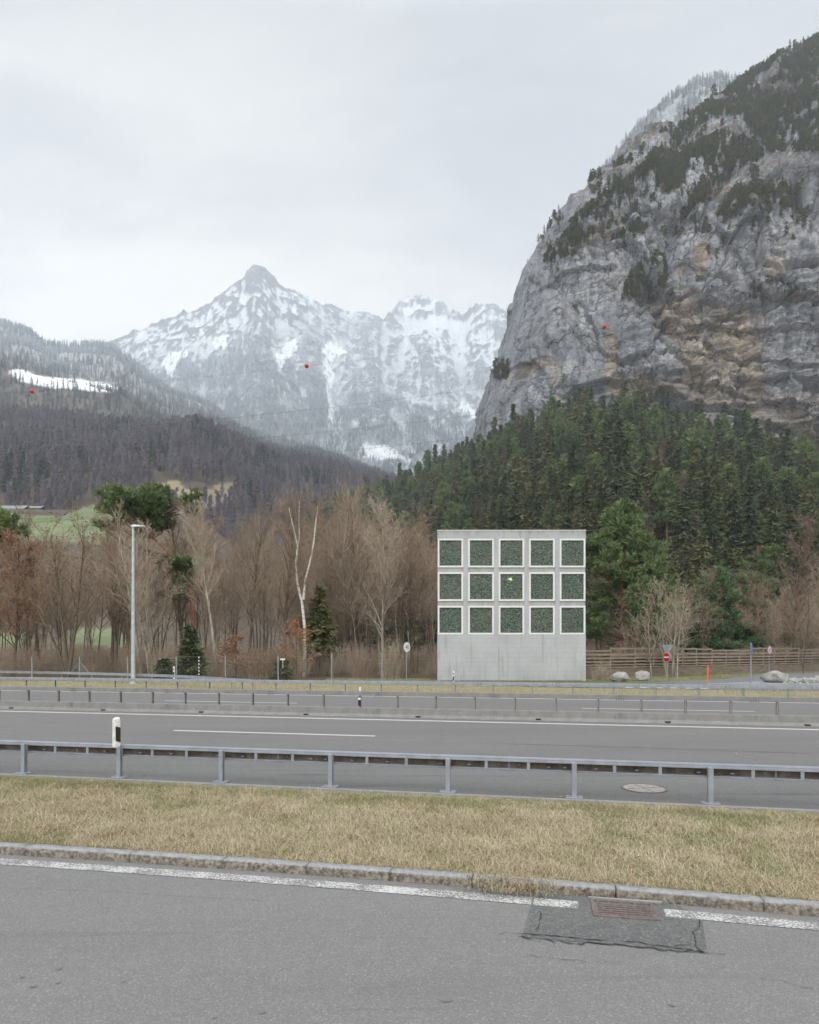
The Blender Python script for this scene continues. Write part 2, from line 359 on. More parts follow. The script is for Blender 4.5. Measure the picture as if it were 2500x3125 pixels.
# ================================================================ terrain materials
def _hill(t, p, b):
    n = t.noise(p, .02, 6, .65); n2 = t.noise(p, .35, 5, .7); g = t.attr('meadow'); s = t.attr('snow'); y = t.attr('bare')
    c = t.mix(t.ss(n, .35, .65), (.07, .055, .042), (.12, .095, .07))
    c = t.mix(t.mth('MULTIPLY', t.ss(n2, .4, .7), .5), c, (.05, .042, .032))
    c = t.mix(y, c, t.mix(t.ss(n2, .35, .65), (.20, .165, .10), (.29, .24, .16)))
    c = t.mix(g, c, t.mix(t.ss(t.noise(p, .05, 5, .6), .35, .65), (.11, .14, .065), (.17, .195, .105)))
    return t.mix(s, c, t.mix(t.ss(n2, .35, .8), (.78, .80, .83), (.62, .66, .70)))
M_hill = mat('hillside', _hill, .95)
def _slopeground(t, p, b):
    n = t.noise(p, .06, 6, .65); n2 = t.noise(p, .6, 5, .7)
    c = t.mix(t.ss(n, .35, .65), (.045, .040, .022), (.095, .075, .045)); return t.mix(t.mth('MULTIPLY', t.ss(n2, .4, .7), .5), c, (.03, .035, .018))
M_slope = mat('forest_floor', _slopeground, .95)
def _cliff(t, p, b):
    tan = t.attr('tan'); gr = t.attr('grass'); fr = t.attr('frost'); cv = t.attr('cave'); cr = t.attr('crev')
    n = t.noise(p, .018, 7, .62); n2 = t.noise(t.mapping(p, (.11, .11, .018)), 1.0, 6, .68, .4)       # vertical water streaks
    n3 = t.noise(p, .16, 8, .74); n4 = t.noise(t.mapping(p, (.03, .03, .32), (0, R_(14), 0)), 1.0, 6, .7, .6)     # bedding
    c = t.mix(t.ss(n, .34, .66), (.265, .28, .31), (.405, .42, .445))
    c = t.mix(t.mth('MULTIPLY', t.ss(n2, .44, .62), .85), c, (.165, .18, .215))
    c = t.mix(t.mth('MULTIPLY', t.ss(n3, .56, .72), .45), c, (.50, .505, .515))
    c = t.mix(t.mth('MULTIPLY', t.ss(n4, .56, .68), .35), c, (.12, .12, .12))
    warm = t.mix(t.ss(n3, .35, .65), (.30, .24, .185), (.46, .395, .325))
    warm = t.mix(t.mth('MULTIPLY', t.ss(n4, .50, .64), .75), warm, (.12, .09, .065))
    kt = t.mth('MULTIPLY', tan, t.ss(t.mth('ADD', n2, t.mth('MULTIPLY', n, .6)), .68, .96, 1.0, .3)); c = t.mix(kt, c, warm)
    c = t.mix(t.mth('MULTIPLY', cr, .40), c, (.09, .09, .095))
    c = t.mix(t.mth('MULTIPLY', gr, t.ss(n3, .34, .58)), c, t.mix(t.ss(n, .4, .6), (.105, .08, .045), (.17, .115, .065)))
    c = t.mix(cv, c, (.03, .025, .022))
    c = t.mix(t.mth('MULTIPLY', fr, t.ss(n3, .3, .6, .45, 1)), c, (.40, .42, .44))
    wp = t.node('ShaderNodeVectorMath', {0: p, 1: t.node('ShaderNodeVectorMath', {0: t.noise(p, .05, 4, .6, out='Color'), 'Scale': 26.0}, operation='SCALE').outputs[0]}, operation='ADD').outputs[0]
    e1 = t.vor(t.mapping(wp, (.050, .050, .030), (0, R_(-20), 0)), 1.0, 'DISTANCE_TO_EDGE'); e2 = t.vor(t.mapping(wp, (.12, .12, .10), (0, R_(-12), 0)), 1.0, 'DISTANCE_TO_EDGE'); e3 = t.vor(t.mapping(wp, (.22, .22, .42), (0, R_(8), 0)), 1.0, 'DISTANCE_TO_EDGE')
    l1 = t.ss(e1, .035, .0); l2 = t.ss(e2, .05, .0); l3 = t.ss(e3, .06, 0.0); gate = t.ss(n, .40, .58)
    c = t.mix(t.mth('MULTIPLY', l1, .70), c, (.075, .08, .09)); c = t.mix(t.mth('MULTIPLY', t.mth('MULTIPLY', l2, .60), gate), c, (.08, .085, .095)); c = t.mix(t.mth('MULTIPLY', l3, .32), c, (.10, .10, .105))
    hh = t.mth('ADD', t.mth('MULTIPLY', t.mth('ADD', l1, t.mth('MULTIPLY', l2, .6)), -1.2), t.mth('ADD', t.mth('ADD', t.mth('MULTIPLY', n3, 1.0), t.mth('MULTIPLY', t.ss(n4, .45, .62), .5)), t.mth('MULTIPLY', t.noise(p, .6, 4, .7), .5)))
    t.put(b.inputs['Normal'], t.bump(hh, .7, 2.2)); return c
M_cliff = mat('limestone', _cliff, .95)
def _snowm(t, p, b):
    nz = t.attr('steep'); el = t.node('ShaderNodeSeparateXYZ', {0: p}).outputs[2]; wd = t.attr('wood'); mw = t.attr('snow')
    n = t.noise(p, .0022, 8, .66); n2 = t.noise(t.mapping(p, (1, 1, .55)), .012, 7, .70, .3); n3 = t.noise(p, .05, 5, .75)
    rock = t.mix(t.ss(n3, .35, .65), (.10, .11, .115), (.22, .23, .235))
    k = t.mth('ADD', t.mth('MULTIPLY', nz, .30), t.mth('ADD', t.mth('MULTIPLY', t.attr('rock'), .62), t.mth('ADD', t.mth('MULTIPLY', n2, .55), t.mth('MULTIPLY', n3, .45))))
    snow = t.mix(t.ss(n2, .3, .7), (.58, .61, .65), (.74, .76, .78))
    c = t.mix(t.ss(k, .93, 1.16), snow, rock)
    woods = t.mix(t.ss(n3, .42, .60), (.07, .08, .085), (.42, .46, .50))
    kw = t.mth('MULTIPLY', wd, t.ss(t.mth('ADD', n2, t.mth('MULTIPLY', n, .5)), .60, .84, .05, .7)); c = t.mix(kw, c, woods)
    low = t.attr('low')
    c = t.mix(t.mth('MULTIPLY', low, .6), c, t.mix(t.ss(n3, .4, .6), (.085, .08, .09), (.19, .185, .20)))
    c = t.mix(mw, c, (.80, .82, .84))
    t.put(b.inputs['Normal'], t.bump(t.mth('ADD', n2, t.mth('MULTIPLY', n3, .35)), .8, 45.0)); return c
M_snow = mat('snowy_rock', _snowm, .95)
def fan(name, xs, Ys, hfun, m, attrf=None):
    """height field on rays: columns are directions, rows are distances"""
    A, Yg = np.meshgrid((xs - CX) / F, Ys); X = A * Yg; Z = hfun(X, Yg)
    V = np.stack([X, Yg, Z], -1).reshape(-1, 3); at = attrf(X, Yg, Z) if attrf else None
    return tag(mesh_np(name, V, [grid_faces(len(Ys), len(xs))], m, smooth=True, attrs=at), kind='structure')
def PXY(X, Y, Z): return CX + F * X / Y, HZ - F * (Z - CH) / Y
def tanl(y): return (HZ - y) / F
# ---------------------------------------------------------------- near left hill (L1)
_l1 = np.array([(-1200, 1210), (-600, 1230), (0, 1268), (200, 1275), (478, 1305), (609, 1296), (725, 1352), (870, 1400), (1014, 1424), (1101, 1458), (1232, 1482), (1304, 1500), (1500, 1560), (1800, 1700)], float)
def h_l1(X, Y):
    a = CX + F * X / Y; T = tanl(np.interp(a, _l1[:, 0], _l1[:, 1])); Yr = 900.0
    foot = .205 * sstep(a, 1100, 500) + .02
    z1 = sstep(Y, 120, 420) * 400 * foot * .97 - .3 * (1 - sstep(Y, 118, 125))
    fr = np.clip((Y - 420) / (Yr - 420), 0, 1); z = z1 + (T * Yr + CH - 400 * foot * .97) * (fr ** .95)
    back = np.maximum(Y - Yr, 0); z = z - back * .25 - back ** 2 * .0003
    n = fbm(N3(X * .006, Y * .006), 5); z = z + n * 26 * sstep(Y, 300, 560) * (1 - .6 * sstep(Y, 780, 900))
    # small terraces and a spur in front
    return z
MEAD = [[(-400, 1640), (-400, 1560), (60, 1566), (190, 1578), (260, 1545), (420, 1520), (520, 1500), (560, 1545), (470, 1600), (300, 1660), (0, 1650)], [(-200, 1920), (75, 1925), (75, 1990), (-200, 1990)], [(215, 1918), (400, 1925), (395, 1980), (215, 1975)]]
BARE = [[(455, 1505), (480, 1475), (540, 1462), (560, 1490), (620, 1500), (690, 1470), (720, 1472), (720, 1530), (560, 1570), (470, 1545)], [(540, 1820), (640, 1810), (700, 1840), (620, 1860)]]
def at_l1(X, Y, Z):
    x, y = PXY(X, Y, Z); j = fbm(N3(X * .02, Y * .02), 3) * 20
    me_ = np.zeros(X.shape); 
    for p in MEAD: me_ = np.maximum(me_, in_poly(x + j, y + j * .4, p))
    pass
    ba = np.zeros(X.shape)
    for p in BARE: ba = np.maximum(ba, in_poly(x + j, y + j * .3, p))
    return {'meadow': me_ * (1 - ba), 'bare': ba, 'snow': np.zeros(X.shape)}
fan('wooded_hill', np.linspace(-1400, 1900, 330), np.concatenate([np.linspace(112, 420, 70), np.linspace(428, 940, 110), np.linspace(960, 1200, 8)]), h_l1, M_hill, at_l1)
# ---------------------------------------------------------------- second hill with snowy meadow (L2)
_l2 = np.array([(-1400, 1040), (-600, 1060), (0, 1110), (60, 1120), (130, 1140), (260, 1165), (372, 1200), (430, 1245), (500, 1290), (600, 1310), (800, 1370), (950, 1400), (1200, 1470), (1500, 1560), (1900, 1700)], float)
_l2b = np.array([(-1400, 930), (-600, 940), (0, 985), (87, 1010), (137, 1048), (230, 1054), (330, 1052), (420, 1110), (520, 1190), (640, 1240), (800, 1330), (1000, 1390), (1300, 1500), (1900, 1700)], float)
def h_l2(X, Y):
    a = CX + F * X / Y; T = tanl(np.interp(a, _l2[:, 0], _l2[:, 1])); T2 = tanl(np.interp(a, _l2b[:, 0], _l2b[:, 1]))
    Yr, Y2 = 1550.0, 2500.0
    f1 = np.clip((Y - 950) / (Yr - 950), 0, 1); z = 100 + (T * Yr - 100) * f1 ** 1.1
    f2 = np.clip((Y - Yr - 60) / (Y2 - Yr - 60), 0, 1); z = z + (T2 * Y2 - T * Yr) * f2
    back = np.maximum(Y - Y2, 0); z = z - back * .35
    n = fbm(N3(X * .003, Y * .003), 5); return z + n * 55 * sstep(Y, 1000, 1300) * (1 - .75 * sstep(abs(Y - Yr), 220, 0)) * (1 - .8 * sstep(Y, 2300, 2500))
SNOWP = [(22, 1128), (70, 1128), (130, 1150), (250, 1158), (330, 1172), (378, 1190), (345, 1200), (250, 1190), (150, 1185), (60, 1160)]
def at_l2(X, Y, Z):
    x, y = PXY(X, Y, Z); j = fbm(N3(X * .01, Y * .01), 3) * 9
    s = in_poly(x + j, y + j * .3, SNOWP) * 1.0; s = np.maximum(s, .35 * sstep(Z, 600, 950))
    return {'meadow': np.zeros(X.shape), 'bare': np.zeros(X.shape), 'snow': s}
fan('upper_hill', np.linspace(-1400, 1900, 330), np.concatenate([np.linspace(900, 1680, 110), np.linspace(1690, 2560, 90), np.linspace(2600, 3000, 6)]), h_l2, M_hill, at_l2)
# ---------------------------------------------------------------- snow mountain
_m = np.array([(-1400, 1150), (-200, 1090), (200, 1060), (330, 1037), (400, 1014), (435, 1000), (515, 969), (560, 953), (609, 942), (640, 930), (659, 916), (680, 894), (696, 877), (720, 856), (748, 842), (757, 822), (764, 812), (775, 803), (783, 801), (795, 808), (812, 822), (835, 846), (855, 870), (870, 881), (900, 886), (930, 894), (958, 912), (985, 928), (1025, 940), (1058, 951), (1085, 950), (1112, 947), (1140, 958), (1172, 973), (1180, 962), (1190, 945), (1215, 922), (1240, 905), (1265, 896), (1283, 895), (1305, 903), (1326, 917), (1333, 910), (1343, 912), (1370, 928), (1395, 945), (1413, 957), (1425, 942), (1445, 928), (1470, 920), (1500, 924), (1520, 930), (1540, 944), (1565, 962), (1640, 1000), (1900, 1050), (2600, 1100), (3600, 1150)], float)
_mr = {}
def h_m(X, Y):
    a = CX + F * X / Y
    Yr = 4500 + 420 * np.sin((a - 780) * .0042) * (a > 780) + 0 * a; Yr = np.where(a > 1160, Yr + 500 * sstep(a, 1150, 1260), Yr)
    jag = fbm(N3(a * .045, 0 * a, 1.), 4, .6) * 9 * sstep(a, 640, 720) + fbm(N3(a * .012, 0 * a, 6.), 3) * 5
    T = tanl(np.interp(a, _m[:, 0], _m[:, 1]) + jag); Zr = T * Yr
    Y0 = 2300.0; q = np.clip((Y - Y0) / (Yr - Y0), 0, 1)
    prof = .10 + .90 * (.50 * q + .50 * q ** 2.4)
    wob = fbm(N3(X * .00052, Y * .00052, 3.3), 3)
    z = Zr * prof
    damp = sstep(q, 0, .2) * (1 - sstep(q, .72, 1.0) * .88)
    aw = np.where(a < 1000, 785 + (a - 785) / (1 + 1.1 * (1 - q)), 785 + 215 / (1 + 1.1 * (1 - q)) + (a - 1000) - 0 * q) - 90 * (1 - q) * sstep(a, 1000, 1200) + wob * 70
    spur = (fbm(N3(aw * .0085, q * 2.6, 5.0), 5, .55, ridge=True) - .5) * 120                       # gullies that run down the face
    rn = (fbm(N3(X * .0011, Y * .0011, z * .0009), 6, .5, ridge=True) - .5) * 230 + (fbm(N3(X * .006, Y * .006, z * .004), 5, .55, ridge=True) - .4) * 52
    # a gorge between the pointed peak and the ridge behind
    gorge = -170 * np.exp(-((a - (1010 + (1 - q) * 30)) / 34.) ** 2) * sstep(q, .15, .5) * (1 - sstep(q, .8, .97))
    z = z + (spur + rn + gorge) * damp + fbm(N3(X * .02, Y * .02, 1), 3) * 9 * sstep(q, .5, 1)
    z = z + (fbm(N3(X * .0045, Y * .0045, z * .004 + 3), 5, .6, ridge=True) - .55) * 60 * sstep(q, .45, .8)
    back = np.maximum(Y - Yr, 0); return np.where(back > 0, Zr - back * .9 + fbm(N3(X * .01, Y * .01), 4) * 20, z)
MSNOW = [[(495, 1090), (560, 1065), (575, 1075), (545, 1110), (520, 1150), (505, 1135)], [(650, 1030), (690, 1020), (700, 1060), (650, 1065)], [(830, 1085), (870, 1050), (905, 1030), (900, 1070), (880, 1100), (860, 1130), (845, 1110)],
         [(985, 1060), (1010, 1040), (1060, 1075), (1015, 1090), (1012, 1200), (1018, 1290), (1004, 1290), (1000, 1200)], [(1105, 1360), (1180, 1358), (1240, 1400), (1290, 1412), (1200, 1412), (1120, 1400)], [(1405, 1220), (1480, 1280), (1470, 1300), (1400, 1240)],
         [(400, 1060), (396, 1110), (390, 1110), (394, 1062)], [(450, 1040), (446, 1090), (440, 1090), (444, 1040)]]
def at_m(X, Y, Z):
    x, y = PXY(X, Y, Z); gy, gx = np.gradient(Z); dy = np.gradient(Y, axis=0); dx = np.gradient(X, axis=1)
    sl = np.sqrt((gy / dy) ** 2 + (gx / dx) ** 2); steep = np.clip(sl / 2.2, 0, 1)
    j = fbm(N3(x * .03, y * .03), 4) * 14; j2 = fbm(N3(x * .09, y * .09, 6.), 4) * 16; s = np.zeros(X.shape)
    for p in MSNOW: s = np.maximum(s, in_poly(x + j + j2, y + j * .5 - j2 * .8, p))
    s = s * (fbm(N3(x * .12, y * .06, 8.), 3) > -.25)
    wood = sstep(y + j * 2 + (x > 900) * 40 - (x < 760) * 60 * sstep(x, 760, 620) , 960, 1040) * (1 - .75 * sstep(x, 1080, 1300) * (1 - sstep(y, 1060, 1180)))
    th = np.arctan2(x - 785, np.maximum(y - 740, 5)); rd_ = np.hypot(x - 785, y - 740); uu = np.where(x < 980, th * 5.5, (x + .8 * y) * .014 + 2); vv = np.where(x < 980, rd_ * .010, (y - .5 * x) * .008)
    q1 = fbm(N3(x * .010 + y * .004, y * .022 - x * .006, 2.), 5, .6); q2 = fbm(N3(uu * 1.6, vv, 9.), 5, .6, ridge=True); q3 = fbm(N3(x * .05 - y * .03, y * .09 + x * .03, 4.), 4, .6)
    pk = np.exp(-((x - 785) / 75.) ** 2) * sstep(y, 980, 880) * .55 + .30 * np.exp(-((x - 1500) / 60.) ** 2) * sstep(y, 1060, 960) + .12 * sstep(y, 1050, 1150) - .20 * sstep(x, 880, 1000) * sstep(y, 1060, 1000)
    def blur(A, k):
        K = np.ones(k) / k
        for ax in (0, 1): A = np.apply_along_axis(lambda v: np.convolve(np.pad(v, k // 2, 'edge'), K, 'valid'), ax, A)
        return A
    cv1 = np.clip((Z - blur(Z, 7)) / 7., -1, .35); cv2 = np.clip((Z - blur(Z, 25)) / 28., -1, .3)
    rock = np.clip(.44 + q1 * .55 + (q2 - .3) * .42 + q3 * .38 + .10 * np.exp(-((x - 785) / 70.) ** 2) * sstep(y, 960, 880) + .08 * sstep(y, 1050, 1150) + cv1 * .30 + cv2 * .26 * sstep(y, 900, 960), 0, 1.2)
    low = sstep(y + q1 * 60 + j * 1.5, 1170, 1280) * (1 - .7 * sstep(x, 900, 1060))
    return {'steep': steep, 'wood': wood * (1 - s), 'snow': s, 'rock': rock, 'low': low}
fan('snowy_mountain', np.linspace(-1400, 3400, 1150), np.concatenate([np.linspace(2300, 5050, 430), np.linspace(5080, 5900, 30)]), h_m, M_snow, at_m)
# ---------------------------------------------------------------- right slope under the cliff
_cb = np.array([(600, 1640), (900, 1600), (1100, 1545), (1232, 1500), (1304, 1462), (1420, 1418), (1474, 1390), (1536, 1352), (1681, 1318), (1768, 1288), (1928, 1292), (2100, 1330), (2319, 1380), (2500, 1435), (2900, 1450), (3800, 1400)], float)
def Yb_(a): return np.interp(a, [600, 1100, 1304, 1450, 1768, 2500, 3800], [760, 720, 620, 530, 480, 440, 420])
def h_r(X, Y):
    a = CX + F * X / Y; Yb = Yb_(a); Zb = tanl(np.interp(a, _cb[:, 0], _cb[:, 1])) * Yb
    Yf = np.interp(a, [600, 1300, 1700, 3800], [300, 190, 118, 105])
    q = np.clip((Y - Yf) / (Yb - Yf), 0, 1); z = -.35 + (Zb + .3) * (q ** 1.06)
    n = fbm(N3(X * .012, Y * .012), 5) * 9 * sstep(q, .03, .2) * (1 - .5 * sstep(q, .9, 1)); z = z + n
    # rocky knoll that shows just above the building
    kx, ky = (1500 - CX) / F * 235, 235; z = z + 9 * np.exp(-(((X - kx) / 16) ** 2 + ((Y - ky) / 14) ** 2))
    back = np.maximum(Y - Yb, 0); dn = sstep(a, 1480, 1380); return z - back * .55 * dn
fan('forest_slope', np.linspace(650, 3800, 300), np.concatenate([np.linspace(100, 420, 130), np.linspace(425, 800, 60), np.linspace(820, 1100, 6)]), h_r, M_slope)
# ---------------------------------------------------------------- the rock face: contours stacked in height
SIL = np.array([(1455, 1440), (1474, 1360), (1478, 1261), (1500, 1181), (1514, 1116), (1548, 1029), (1572, 956), (1580, 870), (1601, 811), (1638, 754), (1675, 712), (1740, 655), (1810, 600), (1872, 570), (1925, 545), (1975, 515), (2075, 440), (2140, 375), (2180, 340), (2220, 312), (2262, 290), (2330, 272), (2415, 228), (2500, 188), (2700, 85), (3000, -60)], float)
def Ffront(z): return 492 + .07 * (z - 150) + .60 * np.maximum(z - 300, 0) ** 1.0 * sstep(z, 290, 420)
RC = 75.0
def worley(P):
    I = np.floor(P).astype(int); best = np.full(P.shape[:-1], 9.); val = np.zeros(P.shape[:-1]); sec = best.copy()
    for dx in (-1, 0, 1):
        for dy in (-1, 0, 1):
            for dz in (-1, 0, 1):
                c = I + [dx, dy, dz]; h = _PERM[_PERM[_PERM[c[..., 0] & 255] + (c[..., 1] & 255)] + (c[..., 2] & 255)]; j = _GR[h] * .5 + .5; d = ((P - c - j) ** 2).sum(-1); m = d < best
                sec = np.where(m, best, np.minimum(sec, d)); best = np.where(m, d, best); val = np.where(m, h / 255. + (((P - c - j) * _GR[(h + 7) & 255]).sum(-1)) * .8, val)
    return val, np.sqrt(sec) - np.sqrt(best)
def make_cliff():
    zs = np.concatenate([np.linspace(60, 420, 430), np.linspace(421.2, 1050, 420)]); Yc = Ffront(zs) + RC * .8
    ys = HZ - F * (zs - CH) / Yc; order = np.argsort(SIL[:, 1]); xs = np.interp(ys, SIL[order, 1], SIL[order, 0]); Xs = (xs - CX) / F * Yc
    u1 = np.linspace(-1, 0, 46)[:-1]; u2 = np.concatenate([np.linspace(0, 1, 430), np.linspace(1.01, 1.9, 50)])
    U = np.concatenate([u1, u2]); nz, nu = len(zs), len(U)
    Z = np.repeat(zs[:, None], nu, 1); XS = np.repeat(Xs[:, None], nu, 1); FF = np.repeat(Ffront(zs)[:, None], nu, 1); Ug = np.repeat(U[None], nz, 0)
    t_ = np.maximum(Ug, 0) * 400
    q = np.clip(1 - t_ / RC, 0, 1); Yd = FF + RC * (1 - np.sqrt(np.clip(1 - q ** 2, 0, 1))) - .16 * t_
    X = XS + t_; bk = np.maximum(-Ug, 0)
    Yd = np.where(Ug < 0, FF + RC + bk * 380, Yd); X = np.where(Ug < 0, XS + bk * 380 * .10 + (bk * 14) * 0, X)
    px, py = PXY(X, Yd, Z)
    Pn = np.stack([X, Yd, Z], -1)
    # outward direction
    du = np.gradient(Pn, axis=1); dz = np.gradient(Pn, axis=0); N = np.cross(du, dz); N /= np.linalg.norm(N, axis=-1)[..., None] + 1e-9
    N = np.where((N[..., 1:2] > 0) & (Ug[..., None] >= 0), -N, N)
    edge = sstep(np.abs(Ug), 0, .06); edge = .22 + .78 * sstep(np.abs(Ug), 0, .10)
    wv = np.stack([fbm(Pn * .03 + 60, 4), fbm(Pn * .03 + 70, 4), fbm(Pn * .03 + 80, 4)], -1)
    ca_, sa_ = math.cos(.35), math.sin(.35); Rt = np.stack([X * ca_ + Z * sa_, Yd, -X * sa_ + Z * ca_], -1)
    b1, e1 = worley(Rt / np.array([34, 30, 58.]) + wv * .22); b2, e2 = worley(Rt / np.array([8, 9, 14.]) + wv * .35 + 5); b3, e3 = worley(Rt / np.array([3.2, 4, 5.2]) + wv * .5 + 11)
    slab = .45 + .55 * sstep(px, 1820, 1980); slab = np.where(py < 760, np.maximum(slab, .8), slab)
    d = fbm(Pn * .011, 4, .5) * 20 + (fbm(Pn * np.array([.035, .035, .03]), 5, .5) * 5 + b1 * 11 + b2 * 2.9 + b3 * 1.2 - 1.6 * sstep(e2, .08, 0) - 4.0 * sstep(e1, .05, 0)) * slab
    # diagonal buttresses rising to the right (upper half)
    w_ = fbm(Pn * .009 + 9, 4) * 14
    diag = (X * .62 - Z * .78 + w_) ; up = sstep(Z, 250, 330)
    d += up * 11 * (1 - 2 * np.abs(((diag / 62.) % 1) - .5)) - up * 5
    # bedding ledges
    bed = (Z + X * .10 + w_ * .55) / 17.0; fb = bed % 1; led = np.where(fb < .75, fb / .75, (1 - fb) / .25)
    kk = .6 + 5.2 * in_blob(px, py, [(1980, 930), (2500, 880), (2500, 1300), (2100, 1280), (1850, 1200), (1900, 1050)], 40)
    d += led * kk * (.4 + .8 * sstep(fbm(Pn * .02 + 4, 3), -.2, .3))
    bed2 = (Z - X * .05 + w_ * .3) / 5.2; d += (np.abs((bed2 % 1) - .5)) * 2.2 * (kk / 5)
    # vertical joints
    vj = (X * .9 + Yd * .4 + w_ * .5) / 23.; d -= np.exp(-(((vj % 1) - .5) / .07) ** 2) * 4.0 * sstep(fbm(Pn * .015 + 20, 3), -.1, .25)
    def hole(cx, cy, rx, ry, dep): return -dep * np.exp(-(((px - cx) / rx) ** 2 + ((py - cy) / ry) ** 2) ** 1.5)
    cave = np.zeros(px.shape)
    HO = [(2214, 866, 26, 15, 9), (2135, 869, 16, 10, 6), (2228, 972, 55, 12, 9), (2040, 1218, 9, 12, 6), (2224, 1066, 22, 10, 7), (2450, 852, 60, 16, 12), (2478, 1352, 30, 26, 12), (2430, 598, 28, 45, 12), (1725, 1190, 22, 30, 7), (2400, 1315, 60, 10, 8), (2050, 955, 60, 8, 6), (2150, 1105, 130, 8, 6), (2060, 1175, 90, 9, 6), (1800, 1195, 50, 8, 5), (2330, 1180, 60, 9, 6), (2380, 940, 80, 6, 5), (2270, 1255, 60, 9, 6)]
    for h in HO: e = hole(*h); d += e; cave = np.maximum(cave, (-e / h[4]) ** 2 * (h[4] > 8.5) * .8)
    # deep gully dividing the left buttress from the right wall
    gx = np.interp(py, [480, 600, 700, 830, 950, 1150, 1280], [2260, 2130, 2055, 2035, 1960, 1880, 1850]); d -= 13 * np.exp(-((px - gx) / 24.) ** 2) * sstep(py, 1020, 860) * sstep(py, 470, 560)
    gx2 = np.interp(py, [930, 1000, 1100, 1280], [1640, 1640, 1700, 1640]); d -= 5 * np.exp(-((px - gx2) / 16.) ** 2) * sstep(py, 1000, 1080)
    # overhang band: rock above stands out over the yellow zone
    ov = in_blob(px, py, [(1990, 945), (2480, 935), (2480, 1080), (2200, 1130), (2070, 1080), (1990, 1010)], 25); d -= ov * 6
    ov2 = in_blob(px, py, [(1870, 1175), (2200, 1160), (2330, 1220), (2500, 1330), (2500, 1380), (2150, 1290), (1900, 1260), (1700, 1250)], 18); d -= ov2 * 5
    wl_ = fbm(Pn * .03 + 90, 3) * 16
    for A_l, ln in ((6, [(1930, 975), (1990, 952), (2150, 935), (2300, 948), (2500, 930), (2800, 940)]), (6, [(1960, 1012), (2150, 985), (2220, 1000), (2500, 1012), (2800, 1020)]), (4, [(2060, 1115), (2300, 1100), (2450, 1130), (2700, 1140)]), (6, [(1690, 1200), (1850, 1178), (2000, 1180), (2200, 1200), (2350, 1225), (2500, 1290), (2700, 1330)]), (7, [(1960, 1235), (2200, 1262), (2350, 1300), (2500, 1345), (2700, 1370)]), (3.5, [(1480, 1165), (1560, 1120), (1640, 1095)]), (4, [(1800, 760), (1950, 700), (2100, 640), (2250, 560)]), (4, [(1620, 900), (1760, 830), (1900, 800)])):
        ln = np.array(ln, float); dy_ = np.interp(px, ln[:, 0], ln[:, 1]) + wl_ - py; gt = sstep(px, ln[0, 0], ln[0, 0] + 40) * (1 - sstep(px, ln[-1, 0] - 40, ln[-1, 0]))
        d += A_l * gt * np.where(dy_ > 0, .8 * np.exp(-dy_ / 22.), -.7 * np.exp(dy_ / 13.))
    d += fbm(Pn * .12, 3, .6) * 1.0
    P2 = Pn + N * (d * edge)[..., None]
    P2[..., 2] = np.maximum(P2[..., 2], 20)
    dzz = np.gradient(P2, axis=0); duu = np.gradient(P2, axis=1); NN = np.cross(duu, dzz); NN /= np.linalg.norm(NN, axis=-1)[..., None] + 1e-9; NN *= np.sign((NN * N).sum(-1))[..., None] + 1e-9
    px, py = PXY(P2[..., 0], P2[..., 1], P2[..., 2])
    def S(poly, soft): return in_blob(px, py, poly, soft)
    r2 = lambda L_: [(1250 + .7246 * u, 700 + .7246 * v) for u, v in L_]
    tan_ = np.zeros(px.shape)
    for p, s_, a_ in ((r2([(1020, 330), (1230, 290), (1480, 380), (1480, 480), (1440, 560), (1300, 640), (1180, 600), (1150, 480), (1040, 410)]), 16, 1), (r2([(1195, 60), (1255, 55), (1240, 210), (1200, 200)]), 6, 1.0), (r2([(820, 430), (860, 430), (890, 650), (830, 650)]), 8, .9), (r2([(590, 550), (640, 550), (630, 650), (590, 640)]), 6, .6),
                      (r2([(850, 660), (1100, 650), (1400, 560), (1500, 600), (1500, 700), (1725, 830), (1725, 880), (1500, 850), (1350, 740), (1100, 720), (840, 700)]), 14, 1), (r2([(560, 800), (640, 690), (660, 760), (600, 830)]), 8, .8), (r2([(940, 600), (1010, 610), (1000, 680), (940, 660)]), 8, .9), (r2([(1130, 440), (1200, 440), (1180, 600), (1130, 560)]), 8, .8), (r2([(1500, 120), (1570, 110), (1570, 190), (1510, 200)]), 8, .7), (r2([(1140, 140), (1170, 130), (1150, 200), (1120, 200)]), 5, .7), (r2([(400, 830), (500, 830), (480, 900), (420, 900)]), 10, .4), (r2([(1500, 700), (1725, 690), (1725, 860), (1560, 820)]), 12, .5), (r2([(820, 200), (960, 150), (960, 260), (840, 300)]), 12, .35)):
        tan_ = np.maximum(tan_, S(p, s_) * a_)
    tan_ = np.clip(tan_ + .12 * sstep(fbm(Pn * .02 + 31, 4), .1, .4), 0, 1)
    gra = sstep(NN[..., 2], .42, .68) * .85
    for p, s_ in ((r2([(430, 640), (470, 570), (580, 530), (595, 560), (520, 610)]), 8), (r2([(900, 290), (1000, 250), (1150, 240), (1220, 255), (1000, 330)]), 10), (r2([(1480, 295), (1560, 260), (1725, 265), (1725, 305)]), 7), (r2([(1200, -190), (1500, -190), (1500, -120), (1200, -130)]), 10), (r2([(560, 60), (700, 30), (900, -60), (880, 0), (700, 90)]), 12)):
        gra = np.maximum(gra, S(p, s_) * .9)
    gra = np.clip(gra + .7 * sstep(py, 640, 420) * sstep(fbm(Pn * .02 + 3, 4), -.15, .15), 0, 1)
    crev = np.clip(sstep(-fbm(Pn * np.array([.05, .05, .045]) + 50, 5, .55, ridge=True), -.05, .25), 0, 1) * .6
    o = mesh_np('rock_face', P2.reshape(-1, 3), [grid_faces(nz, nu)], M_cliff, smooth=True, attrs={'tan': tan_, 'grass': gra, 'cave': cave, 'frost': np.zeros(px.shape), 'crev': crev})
    tag(o, kind='structure'); return P2, px, py, NN
